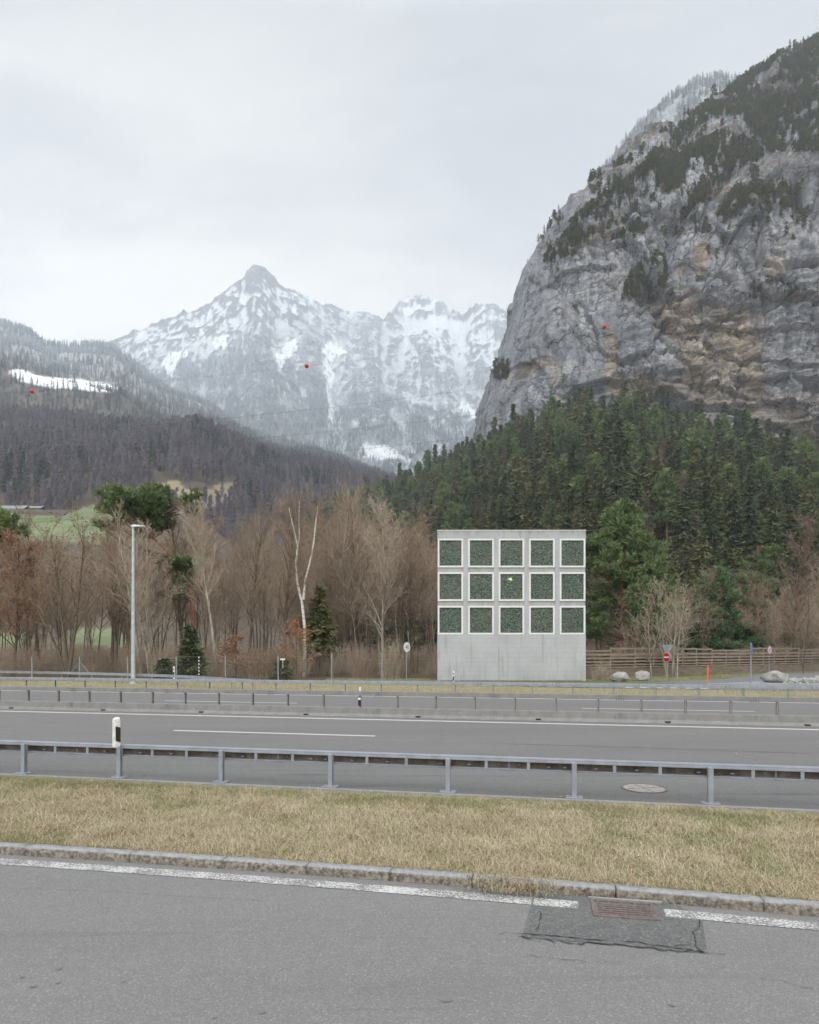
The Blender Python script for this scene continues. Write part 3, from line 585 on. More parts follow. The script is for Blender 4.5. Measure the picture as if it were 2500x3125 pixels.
def in_blob(px, py, poly, soft):
    """1 inside the polygon, falling off over `soft` photo pixels outside"""
    px = np.asarray(px, float); py = np.asarray(py, float); ins = in_poly(px, py, poly); dm = np.full(px.shape, 1e9); n = len(poly)
    for i in range(n):
        x0, y0 = poly[i]; x1, y1 = poly[(i + 1) % n]; dx, dy = x1 - x0, y1 - y0; L2 = dx * dx + dy * dy + 1e-9
        tt = np.clip(((px - x0) * dx + (py - y0) * dy) / L2, 0, 1); dm = np.minimum(dm, (px - x0 - tt * dx) ** 2 + (py - y0 - tt * dy) ** 2)
    dm = np.sqrt(dm); return np.where(ins, 1.0, 1 - sstep(dm, 0, soft))
CL_P, CL_px, CL_py, CL_N = make_cliff()
# ---------------------------------------------------------------- frosted ridge behind
_fr = np.array([(1500, 1500), (1780, 700), (1812, 552), (1830, 520), (1870, 474), (1905, 425), (1942, 385), (1985, 345), (2029, 305), (2070, 275), (2110, 250), (2150, 236), (2190, 228), (2230, 236), (2290, 240), (2500, 215), (2900, 150), (3500, 100)], float)
def h_fr(X, Y):
    a = CX + F * X / Y; T = tanl(np.interp(a, _fr[:, 0], _fr[:, 1])); Yr = 1250.0; Zr = T * Yr
    z = Zr - np.maximum(Yr - Y, 0) * 1.5; z = z + fbm(N3(X * .008, Y * .008, z * .01), 5, .55, ridge=True) * 22 * sstep(Yr - Y, 0, 60)
    return np.where(Y > Yr, Zr - (Y - Yr) * .5, z)
o = fan('frosted_ridge', np.linspace(1500, 3500, 330), np.concatenate([np.linspace(880, 1250, 190), np.linspace(1260, 1500, 10)]), h_fr, M_cliff,
        lambda X, Y, Z: {'tan': 0 * X, 'grass': 0 * X, 'cave': 0 * X, 'frost': .85 + 0 * X, 'crev': 0 * X})
# ---------------------------------------------------------------- hill behind the camera (seen only in the panes)
def h_b(X, Y): return 48 * sstep(-Y, 260, 620) * (1 + .25 * np.sin(X * .006 + 1)) + fbm(N3(X * .01, Y * .01), 4) * 8 * sstep(-Y, 260, 400) - .4
Xg, Yg = np.meshgrid(np.linspace(-900, 900, 70), np.linspace(-240, -800, 30)); Zg = h_b(Xg, Yg)
tag(mesh_np('hill', np.stack([Xg, Yg, Zg], -1).reshape(-1, 3), [grid_faces(30, 70)[:, ::-1]], M_slope, smooth=True), kind='structure')
# ---------------------------------------------------------------- the air
HAZE = 1.5e-4
m = MB(); m.box((0, 2800, 1374), (15000, 7400, 2752)); hz = m.build('haze', [])
hm = bpy.data.materials.new('haze_air'); hm.use_nodes = True; t = NT(hm.node_tree); t.n.remove(t.n['Principled BSDF'])
pv = t.node('ShaderNodeVolumePrincipled', {'Color': (.80, .89, 1.0), 'Density': HAZE, 'Anisotropy': 0.0}); t.l.new(pv.outputs[0], t.n['Material Output'].inputs['Volume'])
hz.data.materials.append(hm); tag(hz, kind='stuff')
# ================================================================ ground, roads, markings
S0, S1 = -420, 260
def strip(name, d0, d1, z, m, s0=S0, s1=S1, **kw):
    return sheet(name, [RD(s0, d0), RD(s1, d0), RD(s1, d1), RD(s0, d1)], z, m, **kw)
sheet('ground', [(-7400, -850), (7400, -850), (7400, 6400), (-7400, 6400)], -.30, M_litter)
strip('verge_ground', 4, 140, -.060, M_litter, -500, 300)
strip('motorway', 10.62, 31.7, 0.0, M_road)
strip('motorway_shoulder', 10.64, 13.3, 0.004, M_shoulder)
# seams cut in the motorway asphalt
def ribbon(name, pts, wdt, z, m, **kw):
    P = np.array([p[:2] for p in pts]); V = []; w2 = np.broadcast_to(np.asarray(wdt, float), (len(P),)) / 2
    for i in range(len(P)):
        d = P[min(i + 1, len(P) - 1)] - P[max(i - 1, 0)]; d /= np.linalg.norm(d) + 1e-9; n = np.array([-d[1], d[0]])
        V += [(*(P[i] - n * w2[i]), z), (*(P[i] + n * w2[i]), z)]
    k = np.arange(len(P) - 1) * 2
    return tag(mesh_np(name, V, [np.stack([k, k + 2, k + 3, k + 1], 1)], m), **{'kind': 'structure', **kw})
M_crack = flat('crack_tar', (.035, .035, .035), .9)
M_seam = flat('seam_pale', (.24, .24, .235), .8, var=.3)
rr = np.random.RandomState(3)
strip('road_marking', 20.98, 21.19, .004, M_paint)
strip('road_marking', 13.25, 13.45, .008, M_paint)
strip('road_marking', 30.78, 30.98, .004, M_paint)
strip('road_marking', 22.85, 23.03, .004, M_paint)
sA, dA = to_rd(G(520, 2232)); sB, dB = to_rd(G(1137, 2247)); per = 18.0
for k in range(-8, 6): strip('road_marking', 17.17, 17.33, .004, M_paint, sA + k * per, sA + k * per + 6.0)
sC, dC = to_rd(G(1775, 2161)); sD, dD = to_rd(G(2304, 2172))
for k in range(-8, 6): strip('road_marking', 26.42, 26.56, .004, M_paint, sC + k * per, sC + k * per + (sD - sC))
q = [RD(s, 16.62 + .035 * math.sin(s * .31) + .02 * math.sin(s * 1.7)) for s in np.arange(-40, 3.0, .6)]
ribbon('road_seam', q, .028, .004, M_seam)
q = [RD(s, 16.55 - .12 * sstep(s, -1, 6) + .03 * math.sin(s * .7) + .012 * math.sin(s * 3.1)) for s in np.arange(-1, 40, .5)]
ribbon('road_seam', q, .016, .004, M_crack)
q = [G(*p) for p in ((2500, 2300), (2430, 2298), (2330, 2293), (2265, 2292), (2246, 2297), (2250, 2303), (2275, 2310), (2320, 2315))]
ribbon('road_seam', q, .02, .005, M_seam)
q = [RD(s, 24.4) for s in np.arange(-60, 60, 1.0)]; ribbon('road_seam', q, .03, .004, M_seam)
# thin concrete kerb under the near guardrail, and grass verges
def kerb_line(): 
    m = MB(); m.sweep([(-.02, -.06), (-.02, .045), (.22, .075), (.22, -.06)], [RD(s, 10.60) for s in np.arange(-60, 40, 1.0)]); return m.build('kerb_strip', M_kerbline)
tag(kerb_line(), kind='structure')
def kerb_y(X): return 6.777 - .2147 * X - .00474 * X * X
def kerb_pt(X, off=0.0):                                    # off >0 away from the camera, square to the kerb
    sl_ = -.2147 - .00948 * X; n = np.array([-sl_, 1.0]); n /= np.linalg.norm(n)
    return np.array([X, kerb_y(X)]) + n * off
KX = np.arange(-16, 14.01, .5)
# front road
V = [(x, -30, 0) for x in KX] + [(*kerb_pt(x, .02), 0) for x in KX]; n_ = len(KX); k = np.arange(n_ - 1)
tag(mesh_np('front_road', V, [np.stack([k, k + 1, k + n_ + 1, k + n_], 1)], M_front), kind='structure')
# worn edge line, interrupted by the patch and the drain
def xr(x0, x1, st=.25): return np.arange(x0, x1 + 1e-6, st)
def edge_line(x0, x1): return ribbon('road_marking', [kerb_pt(x, -.235) for x in np.linspace(x0, x1, max(3, int((x1 - x0) / .3)))], .18, .005, M_paint_worn)
edge_line(-15, G(1640, 2755)[0]); 
edge_line(G(1648, 2757)[0], G(1790, 2775)[0]); edge_line(G(2050, 2790)[0], 13)
# asphalt patch round the drain (corners measured in the photo)
pc = [G(1592, 2861), G(2160, 2912), G(2143, 2808), G(1622, 2762)]
pa = [pc[0], (pc[0] + pc[1]) / 2 + np.array([0, .006, 0]), pc[1], G(2143, 2806), kerb_pt(G(2143, 2806)[0] - .1, .01), kerb_pt(G(1640, 2700)[0], .01), G(1622, 2762)]
sheet('asphalt_patch', pa, .004, M_patch)
def crack(pts, w0, z=.009, jit=.02, seed=0):
    r = np.random.RandomState(seed); P = [G(*p)[:2] for p in pts]; out = []
    for a, b in zip(P[:-1], P[1:]):
        n = max(2, int(np.linalg.norm(b - a) / .035))
        for i in range(n): out.append(a + (b - a) * i / n)
    out.append(P[-1]); out = np.array(out); d = r.normal(size=out.shape); d = (d + np.roll(d, 1, 0)) / 2
    out += d * jit * .6
    return ribbon('road_crack', out, w0 * (.15 + 1.6 * r.rand(len(out)) ** 1.5), z, M_crack)
crack([(1596, 2849), (1640, 2853), (1700, 2858), (1760, 2867), (1850, 2872), (1950, 2880), (2040, 2894), (2100, 2901), (2148, 2908)], .012, seed=1)
crack([(1596, 2862), (1700, 2876), (1830, 2884), (1950, 2893), (2060, 2903), (2150, 2911)], .013, jit=.045, seed=2)
crack([(1646, 2784), (1652, 2800), (1645, 2825), (1635, 2838), (1640, 2852)], .008, seed=3)
crack([(2140, 2808), (2135, 2830), (2120, 2845), (2122, 2870), (2110, 2885), (2148, 2908)], .010, seed=4)
crack([(2040, 2894), (2085, 2886), (2110, 2888)], .010, seed=5)
crack([(1515, 2856), (1545, 2848), (1590, 2852)], .004, seed=6)
crack([(1600, 2916), (1700, 2928), (1850, 2942), (1960, 2950)], .004, seed=7)
crack([(2320, 2990), (2400, 3004), (2470, 3018), (2500, 3020)], .005, seed=8)
crack([(2160, 2910), (2215, 2914)], .008, seed=9)
crack([(-30, 2710), (300, 2722), (620, 2742), (820, 2752)], .0035, jit=.01, seed=10)
M_stain_r = flat('oil_stain', (.15, .146, .142), .7, var=.2)
for i, (x, y, w_) in enumerate(((180, 2957, 30), (68, 2983, 26), (102, 3012, 34), (178, 2999, 26), (377, 2996, 22), (1365, 3052, 60), (800, 3090, 34), (655, 3105, 30), (1090, 3080, 20), (2050, 3070, 26))):
    q = G(x, y); rr_ = np.random.RandomState(i); k = (y - HZ) / CH; sheet('road_stain', [(q[0] + w_ * .7 / k / 2 * math.cos(a) * (.7 + .5 * rr_.rand()), q[1] + w_ * .6 / k / 2 * math.sin(a) * (.7 + .5 * rr_.rand())) for a in np.linspace(0, 6.0, 14)], .005, M_stain_r)
# ---- granite kerb stones: each stone its own object
def kerb_stone(x0, x1, seed):
    r = np.random.RandomState(seed); n = 14; H = .10
    P0 = kerb_pt((x0 + x1) / 2); V = []; prof = [(0.0, -.05), (.0, .03), (.002, .065), (.012, .092), (.028, .1), (.13, .1), (.14, .09), (.14, -.05)]
    for i in range(n + 1):
        x = x0 + (x1 - x0) * i / n
        for j, (o, z) in enumerate(prof):
            p = kerb_pt(x, o + (r.normal() * .006 if 0 < j < 5 else 0)); V.append((p[0] - P0[0], p[1] - P0[1], z + (r.normal() * .002 if 2 < j < 6 else 0)))
    m = len(prof); Fq = [(i * m + j, i * m + j + 1, (i + 1) * m + j + 1, (i + 1) * m + j) for i in range(n) for j in range(m - 1)]
    mb = MB(); mb.add(V, [f[::-1] for f in Fq] + [tuple(range(m)), tuple(n * m + j for j in range(m - 1, -1, -1))])
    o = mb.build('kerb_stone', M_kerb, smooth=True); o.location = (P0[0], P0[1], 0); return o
rk = np.random.RandomState(5)
joints = [G(-150, 2590)[0], G(72, 2600)[0] - 1.2]
xk = -8.6
jx = []
KL = [(-8.6)]
jpx = [(75, 2612), (402, 2628), (682, 2648), (935, 2668), (1190, 2690), (1440, 2706), (1525, 2706), (1878, 2742), (2322, 2776)]
KL = [-9.6, -7.4, -6.2] + [G(*p)[0] for p in jpx] + [3.95, 5.4, 6.9]
KL = sorted(KL)
first = True
for i in range(len(KL) - 1):
    a, b = KL[i] + .006, KL[i + 1] - .006
    if KL[i + 1] - KL[i] > 1.3: cuts = 2 if KL[i + 1] - KL[i] > 2.2 else 1
    ORD = ['outermost', 'second outermost', 'third outermost', 'leftmost', 'second', 'third', 'fourth', 'fifth', 'sixth', 'seventh', 'eighth', 'ninth', 'tenth', 'eleventh', 'twelfth', 'thirteenth', 'fourteenth']
    lab = [('granite kerb stone of the front road, %s from the left' % ORD[i + 1]) if i != 2 else 'leftmost granite kerb stone in view along the front road', 'granite kerb stone behind the iron drain grate', 'granite kerb stone with straw spilling over it'][0 if not (a < 2.1 < b or a < .95 < b) else (1 if a < 2.1 < b else 2)] if True else ['grey granite kerb stone in the roadside kerb row' , 'granite kerb stone behind the iron drain grate', 'granite kerb stone with straw spilling over it'][1 if a < 2.1 < b else (2 if a < .95 < b else 0)]
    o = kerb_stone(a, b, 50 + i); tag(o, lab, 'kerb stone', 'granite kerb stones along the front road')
# ---- drain grate (corners measured)
gc = [G(1797, 2795), G(2001, 2810), G(2009, 2765), G(1812, 2749)]
o0 = (gc[0] + gc[1] + gc[2] + gc[3]) / 4; ex = gc[1] - gc[0]; gw = np.linalg.norm(ex); ex /= gw; ey = np.array([-ex[1], ex[0], 0]); gh = .40; ga = math.atan2(ex[1], ex[0])
root = empty('drain_grate', (o0[0], o0[1], .004), ga, 'rusty cast iron drain grate set in the dark asphalt patch by the kerb', 'drain grate')
m = MB(); m.box((0, 0, -.012 + .004), (gw - .01, gh - .01, .006)); m.build('pit', M_ironpit, root)
m = MB(); fw = .035
for s_ in (-1, 1):
    m.box((0, s_ * (gh / 2 - fw / 2), .004), (gw, fw, .02)); m.box((s_ * (gw / 2 - fw / 2), 0, .004), (fw, gh - 2 * fw, .0195))
m.box((0, gh / 2 - .03 - .055 - .02, .004), (gw - 2 * fw, .022, .018))
for s_ in (-.12, .12): m.box((s_, gh / 2 - fw - .03, .0035), (.022, .05, .0175))
m.build('frame', M_iron, root, bevel=.003)
m = MB()
for k in range(7):
    if k > 4: break
    y = -gh / 2 + fw + .026 + k * .050
    m.box((0, y, .003), (gw - 2 * fw - .03, .022, .014))
for s_ in (-1, 1): m.box((s_ * (gw / 2 - fw - .009), -.03, .0025), (.018, gh - 2 * fw - .08, .0135))
m.build('bars', M_iron, root)
m = MB(); m.box((.04, gh / 2 + .02, .012), (gw + .1, .028, .022)); m.build('top_lip', M_kerbline, root, bevel=.004)
# ---- manhole cover on the shoulder
mc = G(1966, 2407.0); root = empty('manhole_cover', (mc[0], mc[1], .008), -.1, 'round pale concrete manhole cover with iron rim on the motorway shoulder', 'manhole cover')
def disc(r0, r1, z0, z1, n=40):
    m = MB(); V = []; 
    for r, z in ((r0, z0), (r0, z1), (r1, z1), (r1, z0)):
        for k in range(n): V.append((r * math.cos(2 * math.pi * k / n), r * math.sin(2 * math.pi * k / n), z))
    Fs = [(a * n + k, a * n + (k + 1) % n, ((a + 1) % 4) * n + (k + 1) % n, ((a + 1) % 4) * n + k) for a in range(3) for k in range(n)]
    return m.add(V, Fs)
disc(.345, .385, -.01, .008).build('rim', M_iron, root)
m = MB(); m.cyl((0, 0, -.01), (0, 0, .004), .342, n=40); m.build('lid', mat('manhole_concrete', lambda t, p, b: t.mix(t.ss(t.noise(p, 14, 5, .7), .35, .65), (.20, .19, .175), (.31, .295, .27)), .9), root)
m = MB()
for k in range(4):
    a = k * math.pi / 2 + .3; m.box((.19 * math.cos(a), .19 * math.sin(a), .005), (.26, .014, .006), a)
m.cyl((0, 0, .002), (0, 0, .009), .035, n=16); m.build('ribs', M_iron, root)
m = MB(); sd = to_rd(G(1680, 2443)); root = empty('shoulder_drain', RD(sd[0], 10.85, .006), RZ, 'narrow rusty drain strip at the foot of the guardrail', 'drain')
m.box((0, 0, 0), (.55, .10, .012)); m.build('frame', M_iron, root)
# ================================================================ near guardrail (seen from the back)
SP = [to_rd(G(x, y))[0] for x, y in ((52, 2373), (346, 2388), (663, 2402), (999, 2413), (1362, 2430.5), (1755, 2450), (2180, 2470))]
s_ref = np.mean([s - 2.0 * i for i, s in enumerate(SP)]); DR = 10.72
gr = empty('guardrail', RD(s_ref, DR), RZ, 'near blue grey guardrail seen from behind, on square posts at the grass edge', 'guardrail')
PSP = np.polyfit(np.arange(7), SP, 1); s_ref = PSP[1]; PSP = PSP[0]; gr.location = RD(s_ref, DR); print('post spacing', PSP, [round(s - s_ref - i * PSP, 2) for i, s in enumerate(SP)])
def lr(k): return k * PSP
L0, L1 = -30.0, 44.0
m = MB()
# C-profile open to the camera: top tube, back plate, bottom flange
m.box(((L0 + L1) / 2, .10, .607), (L1 - L0, .15, .046)); m.box(((L0 + L1) / 2, .022, .584), (L1 - L0, .008, .03))
m.box(((L0 + L1) / 2, .10, .437), (L1 - L0, .15, .02)); m.box(((L0 + L1) / 2, .022, .45), (L1 - L0, .006, .014))
m.build('beam', M_galv, gr, bevel=.006)
m = MB(); m.box(((L0 + L1) / 2, .172, .515), (L1 - L0, .008, .134)); m.build('beam_back_plate', M_darkin, gr)
ties = MB()
bl = MB(); jt = MB()
ties.box((0, .028, .515), (.05, .010, .13))
bl.box((0, .12, .492), (.05, .09, .014))
jt.box((0, .165, .53), (.03, .006, .21)); jt.box((0, .10, .632), (.20, .13, .004)); jt.box((0, .1, .424), (.22, .13, .006))
for a in (-.09, -.03, .03, .09): jt.cyl((a, .05, .63), (a, .05, .638), .01, n=6); jt.cyl((a, .13, .63), (a, .13, .638), .01, n=6); jt.cyl((a, .06, .412), (a, .06, .424), .01, n=6)
for a in (-.16, .0, .17): jt.cyl((a, .168, .52 - .1 * abs(a)), (a, .14, .52 - .1 * abs(a)), .012, n=6)
PT = {'tie_plate': (ties, [], M_galv), 'bracket': (bl, [], M_galv_far), 'joint_plate': (jt, [], M_galv_far)}
for k in range(-15, 22):
    for f in (.62, 1.30): PT['tie_plate'][1].append(lr(k) + f)
    for f in (-.14, .34, .96 if k % 2 else 1.62):
        if -9 < k < 9: PT['bracket'][1].append(lr(k) + f)
    if k % 2 == 0:
        PT['joint_plate'][1].append(lr(k) + .98); continue
        c = lr(k) + .98
        jt.box((c, .10, .632), (.20, .13, .004)); jt.box((c, .1, .424), (.22, .13, .006))
        for a in (-.09, -.03, .03, .09): jt.cyl((c + a, .05, .63), (c + a, .05, .638), .01, n=6); jt.cyl((c + a, .13, .63), (c + a, .13, .638), .01, n=6); jt.cyl((c + a, .06, .412), (c + a, .06, .424), .01, n=6)
        for a in (-.16, .0, .17): jt.cyl((c + a, .168, .52 - .1 * abs(a)), (c + a, .14, .52 - .1 * abs(a)), .012, n=6)
for nm, (mb_, xs_, m_) in PT.items():
    o = mb_.build(nm, m_, gr); o.location = (xs_[0], 0, 0)
    for x in xs_[1:]: c = o.copy(); C.objects.link(c); c.parent = gr; c.location = (x, 0, 0)
def post_mesh():
    m = MB(); m.box((0, -.02, .30), (.075, .012, .60)); m.box((0, .055, .30), (.075, .012, .60)); m.box((-.012, .0175, .30), (.05, .063, .598))
    m.box((0, .0, .008 + .052), (.26, .18, .014)); 
    for a in (-.09, .09): m.cyl((a, -.03, .05), (a, -.03, .08), .012, n=6); m.cyl((a, .06, .05), (a, .06, .08), .012, n=6)
    return m
p0 = post_mesh().build('post', M_galv, gr, bevel=.003); p0.location = (lr(-15), -.05, 0)
for k in range(-14, 22):
    c = p0.copy(); C.objects.link(c); c.parent = gr; c.location = (lr(k), -.05, 0); c.rotation_euler = (0, 0, .02 * math.sin(k * 7.7))
# ---- white delineator on the near guardrail
dl = RD(s_ref + PSP - .03, DR - .02); root = empty('delineator_post', (dl[0], dl[1], .60), RZ + .0, 'white plastic delineator with black slanted band mounted on a near guardrail post', 'delineator')
m = MB(); V = []; pr = [(-.075, -.055), (.012, -.075), (.058, .0), (.012, .06), (-.075, .045)]
hs = [(0, .98), (.04, 1), (.44, .97), (.50, .93), (.53, .78), (.545, .45)]
for z, k in hs:
    for a, b in pr: V.append((a * k * 1.0 - .02, b * k, z - .0))
n5 = 5; Fs = [(i * n5 + j, i * n5 + (j + 1) % n5, (i + 1) * n5 + (j + 1) % n5, (i + 1) * n5 + j) for i in range(len(hs) - 1) for j in range(n5)] + [tuple(range(n5 - 1, -1, -1)), tuple((len(hs) - 1) * n5 + j for j in range(n5))]
m.add(V, Fs); m.build('body', M_whiteplast, root, bevel=.006)
m = MB(); a0 = np.array([.012 - .02, -.075 - .004]); a1 = np.array([.058 - .02 + .003, -.002]); nrm = np.array([a1[1] - a0[1], -(a1[0] - a0[0])]); nrm /= np.linalg.norm(nrm); e = nrm * .003
q = [(*(a0 + (a1 - a0) * .03 + e), .12), (*(a1 + e), .09), (*(a1 + e), .36), (*(a0 + (a1 - a0) * .03 + e), .385)]
m.add([(x, y, z) for x, y, z in q] + [(x - e[0] * 2, y - e[1] * 2, z) for x, y, z in q], [(0, 1, 2, 3), (7, 6, 5, 4), (0, 4, 5, 1), (1, 5, 6, 2), (2, 6, 7, 3), (3, 7, 4, 0)]); m.build('black_band', M_black, root)
m = MB(); m.box((.02, -.03, -.03), (.05, .03, .09)); m.build('clamp', M_galv_far, root)
# ================================================================ median barrier
md = 22.05
br = empty('median_barrier', RD(0, md), RZ, 'low grey steel median barrier with a rail on short posts between the carriageways', 'barrier')
Ls, Le = -150.0, 60.0
m = MB(); m.sweep([(.30, -.02), (.30, .012), (.19, .05), (.14, .10), (.125, .30), (.10, .312), (-.10, .312), (-.125, .30), (-.14, .1), (-.19, .05), (-.3, .012), (-.3, -.02)], [(Ls, 0, 0), (Le, 0, 0)]); m.build('lower_panel', M_barrier, br)
m = MB(); m.box(((Ls + Le) / 2, 0, .795), (Le - Ls, .13, .155)); m.build('top_rail', M_barrier, br, bevel=.012)
sp = [to_rd(W(850 + x * .4928, 1950 + 355 * .4928, 22.3))[0] for x in (38, 260, 485, 717, 953, 1196, 1447, 1703)]
psm = np.mean([s - 1.333 * i for i, s in enumerate(sp)])
def mpost():
    m = MB(); m.box((-.012, 0, .515), (.042, .09, .406)); m.box((.0215, .0, .515), (.02, .075, .405), mi=1); m.box((0, 0, .318), (.09, .12, .012)); return m
mp = None
for k in range(-66, 32):
    s = psm + k * 1.3333
    if not Ls < s < Le: continue
    if mp is None: mp = mpost().build('post', [M_barrier, M_darkin], br); c = mp
    else: c = mp.copy(); C.objects.link(c); c.parent = br
    c.location = (s, 0, 0)
js = to_rd(W(850 + 590 * .4928, 1950 + 450 * .4928, 22))[0]
sm = MB(); bo = MB(); ho = MB()
for k in range(-22, 14):
    s = js + 4.0 * k
    sm.box((s, -.130, .19), (.010, .014, .22)); sm.box((s, -.063, .795), (.008, .012, .157))
    for a in (-.15, -.05, .06, .17):
        for z in (.11, .18, .25):
            if (abs(a) > .1) and z > .24: continue
            bo.cyl((s + a, -.13, z), (s + a, -.148, z), .011, n=6)
    for a in (-.11, -.04, .04, .11):
        for z in (.76, .83): bo.cyl((s + a, -.064, z), (s + a, -.078, z), .010, n=6)
        bo.cyl((s + a, -.05, .70), (s + a, -.05, .718), .012, n=6)
    h = s + 4 * (848 - 590) / 725 - .0
    ho.box((h, -.215, .045), (.16, .10, .05))
sm.build('joint_seams', M_bolt, br); bo.build('bolts', M_bolt, br); ho.build('drain_holes', M_black, br)
# reflector on one median post
s = psm + 2 * 1.3333; root = empty('reflector_post', RD(s, md - .075, .375), RZ, 'black and white banded reflector clipped to a median barrier post', 'reflector')
m = MB(); m.box((0, 0, .10), (.085, .03, .20)); m.build('black_band', M_black, root)
m = MB(); m.box((0, -.002, .235), (.092, .036, .07)); m.build('white_band', M_signwhite, root)
m = MB(); m.box((0, .0, .30), (.07, .028, .06)); m.build('backing', M_darkin, root)
m = MB(); m.box((0, .075, .56), (.055, .05, .16)); m.build('top_marker', M_signwhite, root)
# ================================================================ far guardrail
fr = empty('guardrail', RD(0, 32.85), RZ, 'far blue grey guardrail on thin posts standing in the dry grass strip', 'guardrail')
Ls, Le = -170.0, 60.0
m = MB(); m.box(((Ls + Le) / 2, 0, .55), (Le - Ls, .12, .155)); m.build('beam', M_galv, fr, bevel=.012)
xs = [to_rd(W(600 + x * .4348, 2100, 33.0 - (600 + x * .4348 - 1250) * .0035))[0] for x in (57, 292, 530, 774, 1025, 1280, 1538)]
fp = np.mean([s - 2.0 * i for i, s in enumerate(xs)])
spc = (xs[-1] - xs[0]) / 6
mp = None
for k in range(-76, 26):
    s = xs[0] + k * spc
    if not Ls < s < Le or s < -140: continue
    if mp is None:
        m = MB(); m.box((-.012, 0, .24), (.055, .09, .48)); m.box((.022, -.01, .24), (.014, .08, .47), mi=1); mp = m.build('post', [M_galv_far, M_darkin], fr); c = mp
    else: c = mp.copy(); C.objects.link(c); c.parent = fr
    c.location = (s, 0.02, 0)
sm = MB()
j0 = to_rd(W(850 + 765 * .4928, 2085, 33.5))[0]
for k in range(-24, 12):
    s = j0 + 3.85 * k
    for a in (-.18, .0, .18): sm.box((s + a, -.058, .55), (.014, .01, .12))
sm.build('joint_seams', M_bolt, fr)
# curved guardrail joining from the left
CR = [(-60, 51.0)] + [tuple(W(x, 1971, Y)[:2]) for x, Y in ((-700, 50.5), (-350, 49.5), (0, 47.6), (180, 45.9), (345, 43.7), (493, 41.8), (616, 38.9), (714, 36.2), (800, 34.7))]
Pc = np.array(CR); tt = np.linspace(0, 1, 60); cum = np.concatenate([[0], np.cumsum(np.linalg.norm(np.diff(Pc, axis=0), axis=1))]); cum /= cum[-1]
sx = np.interp(tt, cum, Pc[:, 0]); sy = np.interp(tt, cum, Pc[:, 1]); kk = np.ones(7) / 7; sy2 = np.convolve(np.pad(sy, 3, 'edge'), kk, 'valid'); sx2 = np.convolve(np.pad(sx, 3, 'edge'), kk, 'valid')
cg = empty('guardrail', (sx2[0], sy2[0], 0), 0, 'curved guardrail branching off behind the lamp post on the left', 'guardrail')
m = MB(); path = np.stack([sx2 - sx2[0], sy2 - sy2[0], np.full(60, .56)], 1); m.sweep([(-.05, -.085), (-.05, .085), (.05, .085), (.05, -.085)], path); m.build('beam', M_galv, cg)
for i in range(2, 60, 3):
    m = MB(); m.box((0, 0, .24), (.06, .06, .48)); o = m.build('post', M_galv_far, cg); o.location = (path[i][0], path[i][1] + .08, 0)
pt = W(492, 2057, 41.7); m = MB(); m.box((0, 0, 0), (.2, .02, .11)); o = m.build('rail_marker', M_signwhite, cg); o.location = (pt[0] - sx2[0], pt[1] - .08 - sy2[0], .57)
# ================================================================ side road beyond the far guardrail
side = [RD(-14, 44.5), RD(-4, 41.2), RD(2, 39.7), RD(6, 39.1), RD(70, 39.1), RD(75, 60), G(2500, 2052), G(2340, 2056), G(2281, 2063.6), G(2197, 2073), G(2047, 2080), G(1950, 2082.5), RD(9, 45.0), RD(2, 45.0), RD(-10, 45.6)]
sheet('side_road', side, .006, M_side)
strip('road_marking', 40.02, 40.16, .012, M_paint, 16.5, 60)
sd0 = to_rd(G(1421, 2092))[0]
for k in range(7):
    a = to_rd(G(1421 + k * 49.5, 2092 + k * .75))[0]; strip('road_marking', 40.05, 40.25, .012, M_paint, a, a + .55)
for k in range(6):
    a = to_rd(G(1905 + k * 44, 2099))[0]; p = [RD(a, 39.95), RD(a + .62, 39.95), RD(a + .31, 40.75)]; sheet('road_marking', p, .012, M_paint)
ribbon('road_marking', [G(2155, 2087.8), G(2250, 2083.5), G(2345, 2079)], .12, .012, M_paint)
ribbon('road_marking', [G(2155, 2087.8), G(2300, 2089.5), G(2500, 2092)], .12, .012, M_paint)
sheet('gravel_island', [G(2172, 2088.3), G(2260, 2084.3), G(2345, 2080), G(2430, 2071), G(2530, 2066), G(2800, 2066), G(2800, 2095), G(2500, 2091)], .016, M_gravel)
# verges (sheets just above the wood floor)
sheet('grass_verge', [RD(-170, 31.72), RD(62, 31.72), RD(62, 39.0), RD(6, 39.0), RD(2, 39.6), RD(-4, 41.1), RD(-14, 44.4), RD(-170, 46)], -.01, M_verge)
sheet('grass_verge', [RD(-14.2, 44.5), RD(-10, 45.7), RD(2, 45.1), RD(9, 45.1), G(1950, 2082), G(2047, 2079.5), G(2197, 2072.5), G(2281, 2063), G(2340, 2055.5), G(2500, 2051.5), (90, 70), (80, 90), (12, 49.5), (-4, 49.5)], -.012, M_green)
# ================================================================ the concrete building
BY = 45.8; bx0 = W(1335.3, 0, BY)[0]; bx1 = W(1788.2, 0, BY)[0]; BH = W(0, 1617.5, BY)[2]
def bz(y): return W(0, y, BY)[2]
def bxx(x): return W(x, 0, BY)[0]
bc = np.array([(bx0 + bx1) / 2, BY, 0]); ca = empty('concrete_building', tuple(bc), 0, 'pale concrete cube building with fifteen white framed square windows in a grid', 'building')
Bz = lambda V: np.array(V)
colx = [(1250 + a * .3478, 1250 + b * .3478) for a, b in ((247, 472), (514, 742), (782, 1008), (1049, 1276), (1318, 1545))]
rowy = [(1500 + a * .3478, 1500 + b * .3478) for a, b in ((413, 667), (708, 962), (1003, 1256))]
D = 9.5
m = MB()
def bb(x0, x1, z0, z1, y0, y1, mi=0): m.box(((x0 + x1) / 2 - bc[0], (y0 + y1) / 2, (z0 + z1) / 2), (x1 - x0, y1 - y0, z1 - z0), mi=mi)
gtop, gbot = bz(rowy[0][0]), bz(rowy[2][1])
bb(bx0, bx1, -.4, gbot, 0, .35)                                   # plain lower wall
